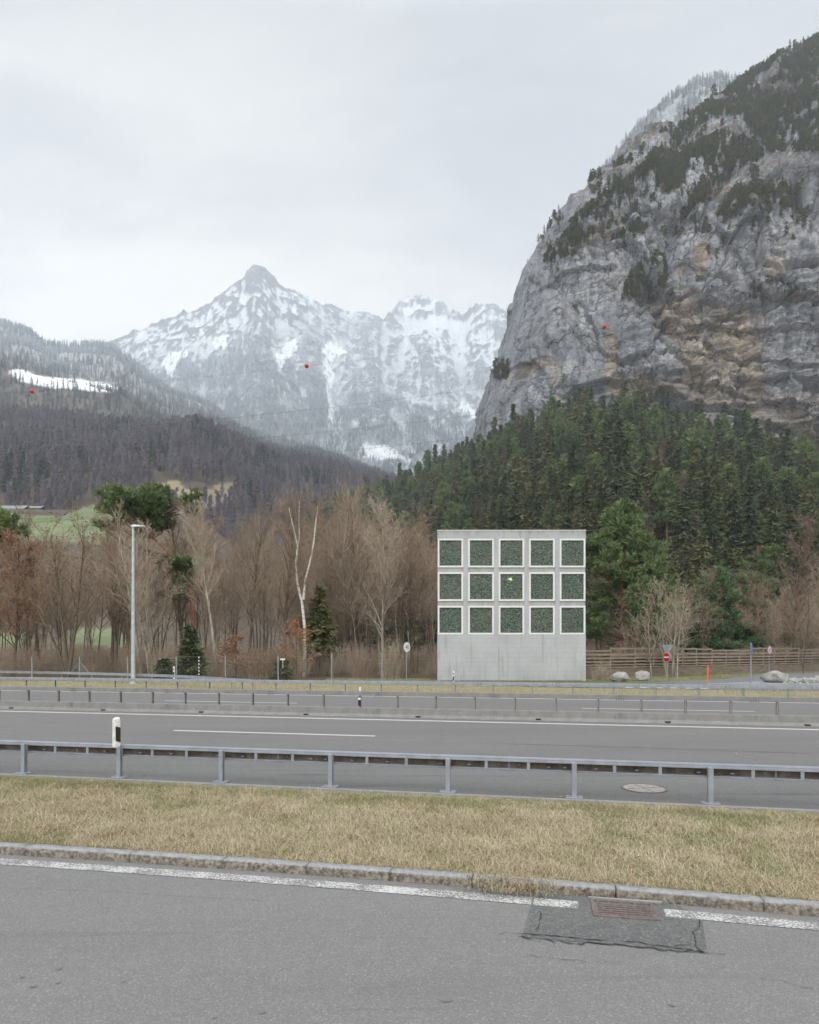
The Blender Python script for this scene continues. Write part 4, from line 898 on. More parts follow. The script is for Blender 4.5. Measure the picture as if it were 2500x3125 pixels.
bb(bx0, bx1, gtop, BH - .05, 0, .35)                              # top band
cx_ = [(bxx(a), bxx(b)) for a, b in colx]
for i in range(4): bb(cx_[i][1], cx_[i + 1][0], gbot, gtop, 0.0, .35)      # piers between columns
TX = 1.1                                                           # the plan narrows towards the back on the left
def prism(pl, z0, z1, mi=0):
    n = len(pl); m.add([(x - bc[0], y, z0) for x, y in pl] + [(x - bc[0], y, z1) for x, y in pl], [tuple(range(n - 1, -1, -1)), tuple(range(n, 2 * n))] + [(k, (k + 1) % n, n + (k + 1) % n, n + k) for k in range(n)], mi)
prism([(bx0 + .03, .352), (bx0 + .3, .352), (bx0 + TX + .3, D), (bx0 + TX, D)], -.4, BH - .05)
bb(bx1 - .25, bx1, -.4, BH - .05, .352, D); bb(bx0 + TX, bx1, -.4, BH - .05, D, D + .25)
prism([(bx0 + .31, .353), (bx1 - .26, .353), (bx1 - .26, D - .003), (bx0 + TX + .31, D - .003)], BH - .35, BH - .06)
m.build('wall', M_conc, ca, bevel=.01)
m = MB()
for (a, b) in cx_:
    for r in (0, 1): bb(a + .002, b - .002, bz(rowy[r + 1][0]) + .002, bz(rowy[r][1]) - .002, .06, .34)
m.build('recessed_beams', M_conc2, ca)
m = MB(); prism([(bx0 - .03, -.04), (bx1 + .03, -.04), (bx1 + .03, D + .28), (bx0 + TX - .03, D + .28)], BH - .05, BH); m.build('roof_edge', M_white, ca)
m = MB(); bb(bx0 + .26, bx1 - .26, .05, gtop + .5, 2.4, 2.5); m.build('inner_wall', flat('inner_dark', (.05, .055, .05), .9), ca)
# panes: obscured rippled glass
def _pane(t, p, b):
    v = t.node('ShaderNodeTexVoronoi', {'Vector': t.mapping(p, (14, 14, 21), (0, R_(35), 0)), 'Scale': 1.0, 'Randomness': 1.0})
    n = t.noise(p, 9, 4, .7); big = t.noise(p, .8, 3, .5)
    r = t.node('ShaderNodeSeparateColor', {0: v.outputs['Color']})
    c = t.mix(t.ss(r.outputs[0], .1, .9), (.012, .022, .016), (.06, .115, .078))
    c = t.mix(t.mth('MULTIPLY', t.ss(r.outputs[1], .68, .95), .9), c, (.19, .23, .195)); c = t.mix(t.mth('MULTIPLY', t.ss(r.outputs[2], .65, .95), t.ss(big, .4, .7)), c, (.17, .12, .06))
    zz = t.node('ShaderNodeSeparateXYZ', {0: p}).outputs[2]
    b.inputs['Roughness'].default_value = .12; b.inputs['Specular IOR Level'].default_value = .6
    h = t.mth('ADD', v.outputs['Distance'], n); nb = t.bump(h, .8, .03); t.put(b.inputs['Normal'], nb)
    o = t.n['Material Output']; rf = t.node('ShaderNodeBsdfRefraction', {'Color': (.6, .75, .6), 'Roughness': .05, 'IOR': 1.25, 'Normal': nb})
    ms = t.node('ShaderNodeMixShader', {0: .22}); t.l.new(b.outputs[0], ms.inputs[1]); t.l.new(rf.outputs[0], ms.inputs[2]); t.l.new(ms.outputs[0], o.inputs[0]); return c
M_pane = mat('rippled_glass', _pane, .12, 0, .6)
fr_px = 15.5 * .3478 / F * BY
w_ = cx_[0][1] - cx_[0][0]
for i, (a, b) in enumerate(cx_):
    for j, (y0, y1) in enumerate(rowy):
        z1, z0 = bz(y0) - .004, bz(y1) + .004; x0, x1 = a + .004, b - .004; cxx = (x0 + x1) / 2; cz = (z0 + z1) / 2; f = fr_px
        m = MB()
        m.box((0, 0, (z1 - z0) / 2 - f / 2), (x1 - x0, .14, f)); m.box((0, 0, -(z1 - z0) / 2 + f / 2), (x1 - x0, .14, f))
        m.box((-(x1 - x0) / 2 + f / 2, 0, 0), (f, .138, z1 - z0 - 2 * f)); m.box(((x1 - x0) / 2 - f / 2, 0, 0), (f, .138, z1 - z0 - 2 * f))
        o = m.build('window', M_white, ca, bevel=.012); o.location = (cxx - bc[0], .06, cz)
        m = MB(); m.box((0, 0, 0), (x1 - x0 - 2 * f, .02, z1 - z0 - 2 * f)); q = m.build('pane', M_pane, o); q.location = (0, .02, 0)
# drips below the windows
M_stain = flat('moss_stain', (.10, .085, .06), .95, var=.3)
# lamp glowing behind the centre pane
em = bpy.data.materials.new('lamp_glow'); em.use_nodes = True; t = NT(em.node_tree); t.n.remove(t.n['Principled BSDF'])
e_ = t.node('ShaderNodeEmission', {'Color': (1, .62, .30), 'Strength': 120.0}); t.l.new(e_.outputs[0], t.n['Material Output'].inputs[0])
pl = W(1558, 1768, BY + 1.0); root = empty('ceiling_lamp', (pl[0], pl[1], pl[2]), 0, 'small warm lamp glowing behind the centre window of the concrete building', 'lamp')
bpy.ops.mesh.primitive_uv_sphere_add(segments=16, ring_count=8, radius=.075); o = bpy.context.object; o.name = 'bulb'; o.data.materials.append(em); o.parent = root
m = MB(); m.cyl((0, 0, .09), (0, 0, 1.0), .015, n=6); m.build('stem', M_bolt, root)
# ================================================================ wooden crib wall (noise barrier)
A = np.array([12.3, 48.2, 0]); B_ = np.array([W(2500, 2048, 63.6)[0] + 5.5, 66.2, 0]); L = np.linalg.norm(B_ - A); fa = math.atan2(B_[1] - A[1], B_[0] - A[0])
fence = empty('timber_crib_wall', tuple(A), fa, 'weathered timber crib wall of stacked horizontal beams behind the side road', 'wall')
rf_ = np.random.RandomState(11)
px_posts = [1861, 1936, 1993, 2037, 2082, 2124, 2171, 2214, 2255, 2289.7, 2327, 2360.6, 2395, 2435, 2475, 2515, 2552, 2590]
def px_to_len(px):
    # where the ray through this column meets the wall line
    k = (px - CX) / F; dx, dy = (B_ - A)[:2] / L; return (k * A[1] - A[0]) / (dx - k * dy)
ps = [0.3] + [px_to_len(p) for p in px_posts]; tops = []
step = {0: 2.12, 1: 2.30, 2: 2.30, 3: 2.28, 4: 2.27, 5: 2.25, 6: 2.22, 7: 2.10, 8: 2.10, 9: 2.10, 10: 2.28, 11: 2.27, 12: 2.26, 13: 2.25, 14: 2.13, 15: 2.13, 16: 2.3, 17: 2.3}
zb = [.06, .16, .26, .36, .46, .56, .66]
for i in range(len(ps) - 1):
    a, b = ps[i], ps[i + 1]; top = step[i]; m = MB(); c = (a + b) / 2; ln = b - a
    for z in zb: m.box((c, .02 + rf_.normal() * .012, z), (ln + .04, .14, .075), rf_.normal() * .003)
    lv = np.array([.80, 1.00, 1.24, 1.50, 1.78]); lv = np.append(lv, top - .06)
    for k, z in enumerate(lv):
        hgt = (.10, .10, .12, .14, .14, .13)[k]; m.box((c, rf_.normal() * .012 - .02, z), (ln + .10, .12, hgt), rf_.normal() * .003)
        if k < 5: m.box((c, .75, z + .02), (ln + .1, .12, hgt), 0)          # rear face of the crib
    o = m.build('beams', M_wood, fence)
    m = MB()
    for z in np.append(lv, lv[:-1] + np.diff(lv) / 2): m.box((a, .36, z - .03), (.13, .82, .09), 0)
    m.box((a, -.05, (top + .72) / 2), (.13, .07, top - .74)); m.box((a, .12, top + .015), (.34, .42, .035), 0, M=Matrix.Rotation(.06, 3, 'X') @ Matrix.Rotation(.25, 3, 'Y'))
    m.build('post', M_wood, fence)
m = MB(); m.box((L / 2, 1.1, .75), (L, .2, 1.5)); m.build('earth_fill', flat('crib_earth', (.075, .06, .035), .95, var=.4), fence)
# ================================================================ signs
def sign_pole(root, h, r=.035, n=12):
    m = MB(); m.cyl((0, 0, -.1), (0, 0, h), r, n=n); m.build('pole', M_galv_far, root)
def disc_sign(root, z, r, ang, front, rim=None, name='sign_disc', y=0.0):
    m = MB(); m.cyl((0, -.055 + y, z), (0, -.040 + y, z), r, n=36); o = m.build(name, [front], root)
    return o
def text_mesh(txt, size, m_, parent, loc, rot=(R_(90), 0, 0), name='lettering', sx=1.0):
    cu = bpy.data.curves.new(name, 'FONT'); cu.body = txt; cu.size = size; cu.align_x = 'CENTER'; cu.align_y = 'CENTER'; cu.extrude = .002
    o = bpy.data.objects.new(name, cu); C.objects.link(o); dg = bpy.context.evaluated_depsgraph_get(); me = bpy.data.meshes.new_from_object(o.evaluated_get(dg))
    bpy.data.objects.remove(o); me.materials.append(m_); o = bpy.data.objects.new(name, me); C.objects.link(o); o.parent = parent; o.location = loc; o.rotation_euler = rot; o.scale = (sx, 1, 1); return o
# 40 sign
p = G(1240.5, 2077); p[1] = 46.0; p[0] = (1240.5 - CX) / F * 46
root = empty('speed_limit_sign', tuple(p), R_(50), 'round white sign reading 40 on a grey pole left of the concrete building', 'road sign')
zc = W(0, 1975, 46)[2]; sign_pole(root, zc + .2, .032); disc_sign(root, zc, .345, 0, M_signwhite)
text_mesh('40', .40, flat('sign_number_black', (.04, .04, .045), .5), root, (.02, -.06, zc), sx=1.05)
m = MB()
for k in range(3): m.box((-.10 + k * .022, -.057, zc - .20 + k * .02), (.16, .004, .006), M=Matrix.Rotation(-R_(40), 3, 'Y'))
m.build('faded_stripe', flat('sign_grey', (.30, .31, .32), .5), root)
# no entry sign with a second sign back and a give-way triangle back
p = G(2036.5, 2072); root = empty('no_entry_sign', tuple(p), R_(-70), 'round red no entry sign with white bar below a grey triangle on one pole', 'road sign')
Yn = p[1]; zc = W(0, 2005.8, Yn)[2]; sign_pole(root, W(0, 1974, Yn)[2], .035)
m = MB(); m.cyl((0, -.06, zc), (0, -.045, zc), .335, n=36); m.build('red_disc', M_red, root)
m = MB(); m.cyl((0, -.052, zc), (0, -.04, zc), .36, n=36); m.build('white_rim', M_signwhite, root)
m = MB(); m.box((0, -.062, zc), (.50, .006, .105)); m.build('white_bar', M_signwhite, root)
m = MB(); m.cyl((.0, .05, zc - .0), (.0, .065, zc), .35, n=36); o = m.build('rear_disc', M_signback, root); o.location = (.02, .06, -.01)
zt = W(0, 1969.5, Yn)[2]; hw = .46; m = MB(); tri = [(-hw, zt), (hw, zt), (0, zt - .86)]
m.add([(x, -.01, z) for x, z in tri] + [(x, .01, z) for x, z in tri], [(0, 1, 2), (5, 4, 3), (0, 3, 4, 1), (1, 4, 5, 2), (2, 5, 3, 0)]); o = m.build('give_way_triangle', M_signback, root, bevel=.01); o.rotation_euler = (0, 0, R_(20)); o.location = (0, .03, .03)
# edge-on blue sign
p = G(2292, 2086); p = np.array([(2292 - CX) / F * 42.6, 42.6, 0]); root = empty('road_sign', tuple(p), R_(56), 'tall road sign seen almost edge on behind the guardrail, right of the orange stake', 'road sign')
zc = W(0, 1981, 42.6)[2]; sign_pole(root, W(0, 1962.5, 42.6)[2], .045)
m = MB(); m.cyl((0, -.06, zc), (0, -.045, zc), .40, n=36); m.build('blue_disc', flat('sign_blue', (.08, .16, .38), .5), root)
m = MB(); m.cyl((0, -.044, zc), (0, -.038, zc), .41, n=36); m.build('disc_back', M_signback, root)
# small faded ring sign
p = np.array([(2347.5 - CX) / F * 56., 56., 0.]); root = empty('prohibition_sign', tuple(p), R_(33), 'small round sign with red ring on a thin pole near the boulder', 'road sign')
Yn = p[1]; zc = W(0, 1984, Yn)[2]; sign_pole(root, zc + .3, .035)
m = MB(); m.cyl((0, -.06, zc), (0, -.045, zc), .40, n=36); m.build('red_ring', flat('faded_red', (.30, .11, .12), .5), root)
m = MB(); m.cyl((0, -.064, zc), (0, -.055, zc), .30, n=36); m.build('pale_centre', flat('faded_sign_pink', (.42, .36, .40), .5), root)
m = MB(); m.box((0, -.066, zc), (.16, .004, .24)); m.build('faded_symbol', flat('faded_symbol_grey', (.22, .19, .22), .5), root)
# orange stake
p = np.array([(2159.6 - CX) / F * 42.0, 42.0, 0]); root = empty('snow_stake', tuple(p), 0, 'thin orange snow stake beside the side road', 'stake')
m = MB(); m.cyl((0, 0, -.1), (.02, 0, W(0, 2031, 42)[2]), .05, n=8); m.build('rod', M_orange, root); m = MB(); m.cyl((.02, 0, W(0, 2031, 42)[2]), (.02, 0, W(0, 2028.5, 42)[2]), .06, n=8); m.build('cap', M_orange, root)
# delineators in the background
def delin(px, Y, ytop, label, hgt=None, red=True):
    z1 = W(0, ytop, Y)[2]; x = (px - CX) / F * Y; root = empty('delineator_post', (x, Y, 0), R_(-15), label, 'delineator')
    m = MB(); m.box((0, 0, z1 / 2), (.12, .09, z1)); m.build('body', M_whiteplast, root, bevel=.03)
    m = MB(); m.box((.0, -.004, z1 - .52), (.085, .09, .30), M=Matrix.Rotation(.12, 3, 'Y')); m.build('black_band', M_black, root)
    if red: m = MB(); m.box((.0, -.047, z1 - .20), (.07, .01, .13)); m.build('reflector', M_refl, root)
delin(1384.5, 44.6, 2047.5, 'white delineator with red reflector and black band in front of the concrete building')
delin(531, 44.2, 2034, 'white delineator standing behind the curved guardrail near the small spruces')
# striped pole
Y = 47; x = (607 - CX) / F * Y; root = empty('striped_pole', (x, Y, 0), 0, 'thin black and white striped pole behind the mesh fence, before the small spruce', 'pole'); z1 = W(0, 2004, Y)[2]
for k in range(14):
    m = MB(); m.cyl((0, 0, z1 * k / 14), (0, 0, z1 * (k + 1) / 14), .045, n=8); m.build('white_band' if k % 2 else 'black_band', M_signwhite if k % 2 else M_black, root)
Y = 46.3; p = W(863, 2012, Y); m = MB(); m.box((0, 0, 0), (.33, .02, .12)); m.box((0, .04, -.3), (.03, .03, .7)); o = m.build('fence_notice', M_signwhite); o.location = tuple(p); tag(o, 'small blank white plate on the mesh fence above the little green shrub', 'sign')
# ================================================================ street lamp
Y = 42.3; x = (406.5 - CX) / F * Y; zt = W(0, 1606, Y)[2]
root = empty('street_lamp', (x, Y, 0), 0, 'tall tapered pale grey street lamp with flat head left of the wood', 'street lamp')
m = MB(); m.cyl((0, 0, -.1), (0, 0, zt - .1), .135, .075, n=20); m.build('pole', M_lamp, root, smooth=False)
m = MB(); m.cyl((0, 0, 0), (0, 0, .10), .24, .2, n=20); m.build('base_collar', M_conc2, root)
m = MB(); V = []
for i, (a, hw, z0, z1) in enumerate(((-.16, .05, -.02, .03), (-.08, .13, -.05, .07), (.12, .17, -.06, .10), (.42, .14, -.03, .06), (.78, .04, -.005, .02))):
    V += [(a, -hw, z0), (a, hw, z0), (a, hw * .7, z1), (a, -hw * .7, z1)]
Fs = [(i * 4 + j, i * 4 + (j + 1) % 4, (i + 1) * 4 + (j + 1) % 4, (i + 1) * 4 + j) for i in range(4) for j in range(4)] + [(3, 2, 1, 0), (16, 17, 18, 19)]
m.add(V, Fs); o = m.build('lamp_head', M_lamp, root, bevel=.01); o.location = (0, 0, zt)
m = MB(); m.cyl((0, 0, zt - .14), (0, 0, zt), .09, n=16); m.build('neck', M_lamp, root)
# ================================================================ mesh fence
def fy(px): return 46.2 if px > 500 else 46.2 - (500 - px) * .0015
fposts = [-640, -493, -346, -198, -49, 98, 243.5, 389.6, 538.5, 688, 849, 1012, 1166]
ft = {1166: 1991, 1012: 1996.5, 849: 2000, 688: 2002, 538.5: 2003.5}
mf = empty('mesh_fence', ((98 - CX) / F * 45.7, 45.7, 0), 0, 'grey wire mesh fence on thin posts in front of the bare wood', 'fence'); fo = np.array(mf.location)
tp = []
for px in fposts:
    Y = fy(px); x = (px - CX) / F * Y; z = W(0, ft.get(px, 2004.5), Y)[2]; tp.append((x, Y, z))
    m = MB(); m.box((0, 0, z / 2 - .2), (.075, .07, z + .4)); m.box((0, 0, z + .01), (.085, .08, .02)); o = m.build('post', M_galv_far, mf); o.location = (x - fo[0], Y - fo[1], 0)
    if px == 243.5:
        for s_ in (-1, 1): m = MB(); m.cyl((0, .02, z - .35), (s_ * 1.35, .02, -.3), .028, n=8); o = m.build('brace', M_galv_far, mf); o.location = (x - fo[0], Y - fo[1], 0)
tp.append((bx0 - .05, 46.2, 2.05)); tp = np.array(tp)
M_mesh = flat('fence_wire', (.125, .12, .10), .7)
m = MB()
def bar(p0, p1, r):
    p0 = np.array(p0, float); p1 = np.array(p1, float); d = p1 - p0
    if abs(d[2]) > abs(d[0]): V = [p0 + (-r, 0, 0), p0 + (r, 0, 0), p1 + (r, 0, 0), p1 + (-r, 0, 0), p0 + (0, r, 0), p1 + (0, r, 0)]
    else: V = [p0 + (0, 0, -r), p1 + (0, 0, -r), p1 + (0, 0, r), p0 + (0, 0, r), p0 + (0, r, 0), p1 + (0, r, 0)]
    if abs(d[2]) > abs(d[0]): m.add(V, [(0, 1, 2, 3), (1, 4, 5, 2), (4, 0, 3, 5)])
    else: m.add(V, [(0, 1, 2, 3), (3, 2, 5, 4), (4, 5, 1, 0)])
for i in range(len(tp) - 1):
    a, b = tp[i] - fo * (1, 1, 0), tp[i + 1] - fo * (1, 1, 0)
    for k, fz in enumerate([0.03, .09, .15, .21, .27, .33, .40, .48, .57, .68, .80, .99]):
        h0 = np.array([a[0], a[1] - .04, a[2] * fz]); h1 = np.array([b[0], b[1] - .04, b[2] * fz]); bar(h0, h1, .0055 if fz < .95 else .009)
    n = max(2, int((b[0] - a[0]) / .16))
    for k in range(n):
        q = a + (b - a) * (k + .5) / n; bar((q[0], q[1] - .045, 0), (q[0], q[1] - .045, q[2] * .99), .0035)
m.build('wire_mesh', M_mesh, mf)
# ================================================================ boulders
def rock(name, px0, px1, y0, y1, Y, seed, m_, label=None, cat='boulder', group=None, sub=4, flatk=.75):
    bpy.ops.mesh.primitive_ico_sphere_add(subdivisions=sub, radius=1); o = bpy.context.object; o.name = name; me = o.data
    V = np.empty(len(me.vertices) * 3, np.float32); me.vertices.foreach_get('co', V); V = V.reshape(-1, 3).astype(float)
    r = np.random.RandomState(seed)
    for k in range(13):                                                # chop flat facets off
        n = r.normal(size=3); n /= np.linalg.norm(n); d = .62 + .25 * r.rand(); e = np.maximum(V @ n - d, 0); V -= e[:, None] * n * .92
    V *= (1 + .10 * fbm(V * 1.7 + seed, 5))[:, None]
    lo, hi = V.min(0), V.max(0); V = (V - lo) / (hi - lo)
    X0, X1 = (px0 - CX) / F * Y, (px1 - CX) / F * Y; Z1 = W(0, y0, Y)[2]; Zb = -.12
    V = V * np.array([X1 - X0, (X1 - X0) * flatk, Z1 - Zb]) - np.array([(X1 - X0) / 2, (X1 - X0) * flatk / 2, -Zb])
    me.vertices.foreach_set('co', V.astype(np.float32).ravel()); me.update(); me.materials.append(m_)
    o.location = ((X0 + X1) / 2, Y + (X1 - X0) * flatk / 2, 0)
    return tag(o, label, cat, group)
rock('boulder', 1868, 1926, 2050, 2079, 44.9, 3, M_boulder, 'rounded pale boulder nearest the concrete building')
rock('boulder', 1944, 1993, 2047, 2076, 46.0, 8, M_boulder, 'wedge shaped pale boulder left of the no entry sign')
rock('boulder', 2338, 2420, 2047, 2083, 43.0, 12, M_boulder, 'large pale boulder on the gravel beside the rubble heap')
rb = np.random.RandomState(21)
for k in range(75):
    px = rb.uniform(2385, 2600); Y = rb.uniform(41.6, 44.6); w = rb.uniform(7, 24) * (1.0 if px > 2400 else .5); hh = W(0, HZ, Y)[2]
    yb = HZ + CH / Y * F; h = w * rb.uniform(.45, .8) + (5 * math.exp(-((px - 2490) / 50.) ** 2) * rb.rand())
    rock('rubble_stone', px, px + w, yb - h, yb, Y, 100 + k, M_boulder, 'pale angular stone in the rubble heap right of the large boulder', 'stone', 'stones of the rubble heap', 2, 1.0)
# ================================================================ power lines and marker balls
def catenary(pts, Y0, Y1, name, label, r=.03, group='power lines crossing the valley'):
    P = np.array(pts, float); cf = np.polyfit(P[:, 0], P[:, 1], 2 if len(P) > 2 else 1); xs = np.linspace(-500, 3100, 120)
    pth = [];
    for x in xs: Y = Y0 + (Y1 - Y0) * (x + 500) / 3600; pth.append(W(x, np.polyval(cf, x), Y))
    pth = np.array(pth); o0 = pth[0]; m = MB(); m.sweep([(r * math.cos(a), r * math.sin(a)) for a in (0, 2.09, 4.19)], pth - o0); o = m.build(name, M_wire); o.location = tuple(o0); tag(o, label, 'power line', group); return cf
cb = catenary([(98, 1194), (936, 1117), (1845, 996), (2322, 917), (2500, 887)], 112, 108, 'power_line', 'topmost thin cable carrying the three red marker balls', .010)
for px, lab in ((98, 'red marker ball on the cable at the left over the wooded hill'), (936, 'red marker ball on the cable in front of the snowy mountain'), (1845, 'red marker ball on the cable in front of the rock face')):
    Y = 112 - 4 * (px + 500) / 3600; p = W(px, np.polyval(cb, px), Y)
    bpy.ops.mesh.primitive_uv_sphere_add(segments=24, ring_count=14, radius=.36); o = bpy.context.object; o.name = 'marker_ball'; o.location = tuple(p); o.data.materials.append(M_ball); bpy.ops.object.shade_smooth()
    m = MB(); m.cyl((-.45, 0, 0), (-.34, 0, .0), .05, n=8); m.cyl((.34, 0, 0), (.45, 0, .0), .05, n=8); q = m.build('clamp', M_signwhite, o); tag(o, lab, 'marker ball', 'red marker balls on the cable')
wl = [([(398, 1301), (1250, 1214), (2100, 1085)], 190, 150, .022, 'thin power line crossing before the snowy mountain'),
      ([(797, 1337), (1250, 1290), (2000, 1190)], 190, 150, .022, 'second thin power line crossing before the snowy mountain'),
      ([(1250, 1356), (1576, 1316), (1946, 1269), (2500, 1180)], 185, 150, .022, 'power line along the foot of the rock face'),
      ([(1250, 1497), (1757, 1439), (2047, 1399), (2393, 1350)], 170, 120, .022, 'upper wire of the first pair crossing the spruce slope'),
      ([(1250, 1501), (1757, 1443.5), (2047, 1403.5), (2393, 1354.5)], 170, 120, .022, 'lower wire of the first pair crossing the spruce slope'),
      ([(1685, 1500), (1946, 1466), (2192, 1431), (2500, 1378)], 165, 118, .022, 'wire of the middle pair crossing the spruce slope'),
      ([(1750, 1532), (2098, 1489), (2293, 1457), (2500, 1422)], 160, 116, .022, 'lowest wire crossing the spruce slope above the tall pine')]
for pts_, a, b, r, lab in wl: catenary(pts_, a, b, 'power_line', lab, r)
# ================================================================ tree builders
def segs_mesh(segs, sides):
    """segs (n,8): p0 p1 r0 r1 -> prisms"""
    S = np.asarray(segs, float); p0, p1, r0, r1 = S[:, :3], S[:, 3:6], S[:, 6], S[:, 7]; d = p1 - p0; d /= np.linalg.norm(d, axis=1)[:, None] + 1e-9
    ref = np.where(np.abs(d[:, 2:3]) > .9, [[1., 0, 0]], [[0, 0, 1.]]); a = np.cross(d, ref); a /= np.linalg.norm(a, axis=1)[:, None]; b = np.cross(d, a); n = len(S); V = np.zeros((n, 2, sides, 3))
    for k in range(sides):
        c, s = math.cos(2 * math.pi * k / sides), math.sin(2 * math.pi * k / sides); o = a * c + b * s
        V[:, 0, k] = p0 + o * r0[:, None]; V[:, 1, k] = p1 + o * r1[:, None]
    base = np.arange(n)[:, None] * 2 * sides; Fq = []
    for k in range(sides):
        k2 = (k + 1) % sides; Fq.append(np.stack([base[:, 0] + k, base[:, 0] + k2, base[:, 0] + sides + k2, base[:, 0] + sides + k], 1))
    return V.reshape(-1, 3), np.concatenate(Fq)
def merge(parts):
    """parts: (V, F, mat index[, attr]) -> one mesh's arrays"""
    Vs, Fs, mi, at, n = [], {}, {}, [], 0
    for p in parts:
        V, Fq, m_ = p[:3]
        if len(V) == 0: continue
        Fs.setdefault(Fq.shape[1], []).append(Fq + n); mi.setdefault(Fq.shape[1], []).append(np.full(len(Fq), m_)); Vs.append(V); at.append(p[3] if len(p) > 3 else np.zeros(len(V))); n += len(V)
    ks = list(Fs); return np.concatenate(Vs), [np.concatenate(Fs[k]) for k in ks], np.concatenate([np.concatenate(mi[k]) for k in ks]), np.concatenate(at)
def grow(rnd, H, r0, lean=(0, 0), fork=0, limbs=22, first=.28, spread=.55, up=.35, levels=3, twig=.010, sub=8, dens=1.0, wander=.06, limb_len=.42, fan=False):
    """bare broadleaf: returns thick segments (trunk, limbs) and twig segments"""
    thick, thin = [], []
    def branch(p, d, ln, r, lev, nseg):
        pts = [p]; dirs = []
        for i in range(nseg):
            d = d + rnd.normal(size=3) * wander * ((1 + lev * .6) if lev else .35) + np.array([0, 0, up * .16 * (1 if lev else 0)]); d = d / np.linalg.norm(d); p = p + d * ln / nseg; pts.append(p); dirs.append(d)
        for i in range(nseg):
            a, b = r * (1 - .85 * i / nseg), r * (1 - .85 * (i + 1) / nseg); (thick if lev < 2 and r > .02 else thin).append([*pts[i], *pts[i + 1], max(a, twig * .6), max(b, twig * .5)])
        return pts, dirs
    def child(pts, dirs, n, lo, ln, r, lev):
        if lev > levels: return
        ns = len(dirs)
        for i in range(n):
            f = lo + (1 - lo) * (i + rnd.rand()) / n; k = min(int(f * ns), ns - 1); fr = f * ns - k; p = pts[k] * (1 - fr) + pts[k + 1] * fr; d = dirs[k]
            az = rnd.rand() * 2 * math.pi; o = np.array([math.cos(az), math.sin(az), 0.0]); o = o - d * (o @ d); o /= np.linalg.norm(o) + 1e-9; an = spread * (1 + .35 * rnd.normal() * .6) * (1.25 if lev > 1 else 1)
            dd = d * math.cos(an) + o * math.sin(an); dd[2] += up * .5; dd /= np.linalg.norm(dd)
            L = ln * (1 - .55 * f) * (.65 + .6 * rnd.rand()); rr = max(r * (1 - .7 * f) * .5, twig)
            q, ds = branch(p, dd, L, rr, lev, 5 if lev == 1 else (4 if lev == 2 else 2)); child(q, ds, max(2, int((sub + 2 if lev == 1 else sub) * dens * (.6 + .7 * rnd.rand()))), .12 if lev > 1 else .2, L * .52, rr, lev + 1)
    stems = 1 + fork
    for s in range(stems):
        d = np.array([lean[0] + (rnd.normal() * .09 if fork else 0), lean[1] + (rnd.normal() * .09 if fork else 0), 1.0]); d /= np.linalg.norm(d); Hs = H * (1 if s == 0 else .75 + .25 * rnd.rand())
        pts, dirs = branch(np.array([rnd.normal() * .12 * fork, rnd.normal() * .12 * fork, -.15]), d, Hs, r0 * (1 if s == 0 else .75), 0, 14)
        child(pts, dirs, max(5, int(limbs / (1 + .5 * fork))), first, H * limb_len, r0 * (1 if s == 0 else .8), 1)
    return np.array(thick), np.array(thin)
def leaf_quads(C_, size, rnd, dirs=None, aspect=.45, tri=True):
    n = len(C_); d = rnd.normal(size=(n, 3)) if dirs is None else dirs + rnd.normal(size=(n, 3)) * .45
    d /= np.linalg.norm(d, axis=1)[:, None]; s = np.cross(d, rnd.normal(size=(n, 3))); s /= np.linalg.norm(s, axis=1)[:, None] + 1e-9; L = size * (.6 + .8 * rnd.rand(n))[:, None]
    V = np.stack([C_ - s * L * aspect * .5, C_ + s * L * aspect * .5, C_ + d * L], 1).reshape(-1, 3); i = np.arange(n)[:, None] * 3; return V, np.concatenate([i, i + 1, i + 2], 1)
def make_bare(name, seed, barkm, twigm, leafm=None, leafn=0, at=None, label=None, group=None, cat='tree', **kw):
    rnd = np.random.RandomState(seed); th, tn = grow(rnd, **kw)
    root = empty(name, at or (0, 0, 0), 0, label, cat, group)
    V, Fq = segs_mesh(th, 6); mesh_np('trunk', V, [Fq], barkm, root, True)
    V, Fq = segs_mesh(tn, 3); mesh_np('crown', V, [Fq], twigm, root)
    if leafm:
        k = rnd.choice(len(tn), min(leafn, len(tn) * 3)); C_ = tn[k, 3:6] + rnd.normal(size=(len(k), 3)) * .12; V, Ft = leaf_quads(C_, .11, rnd, aspect=.8); mesh_np('leaves', V, [Ft], leafm, root, attrs={'tip': rnd.rand(len(V))})
    return root
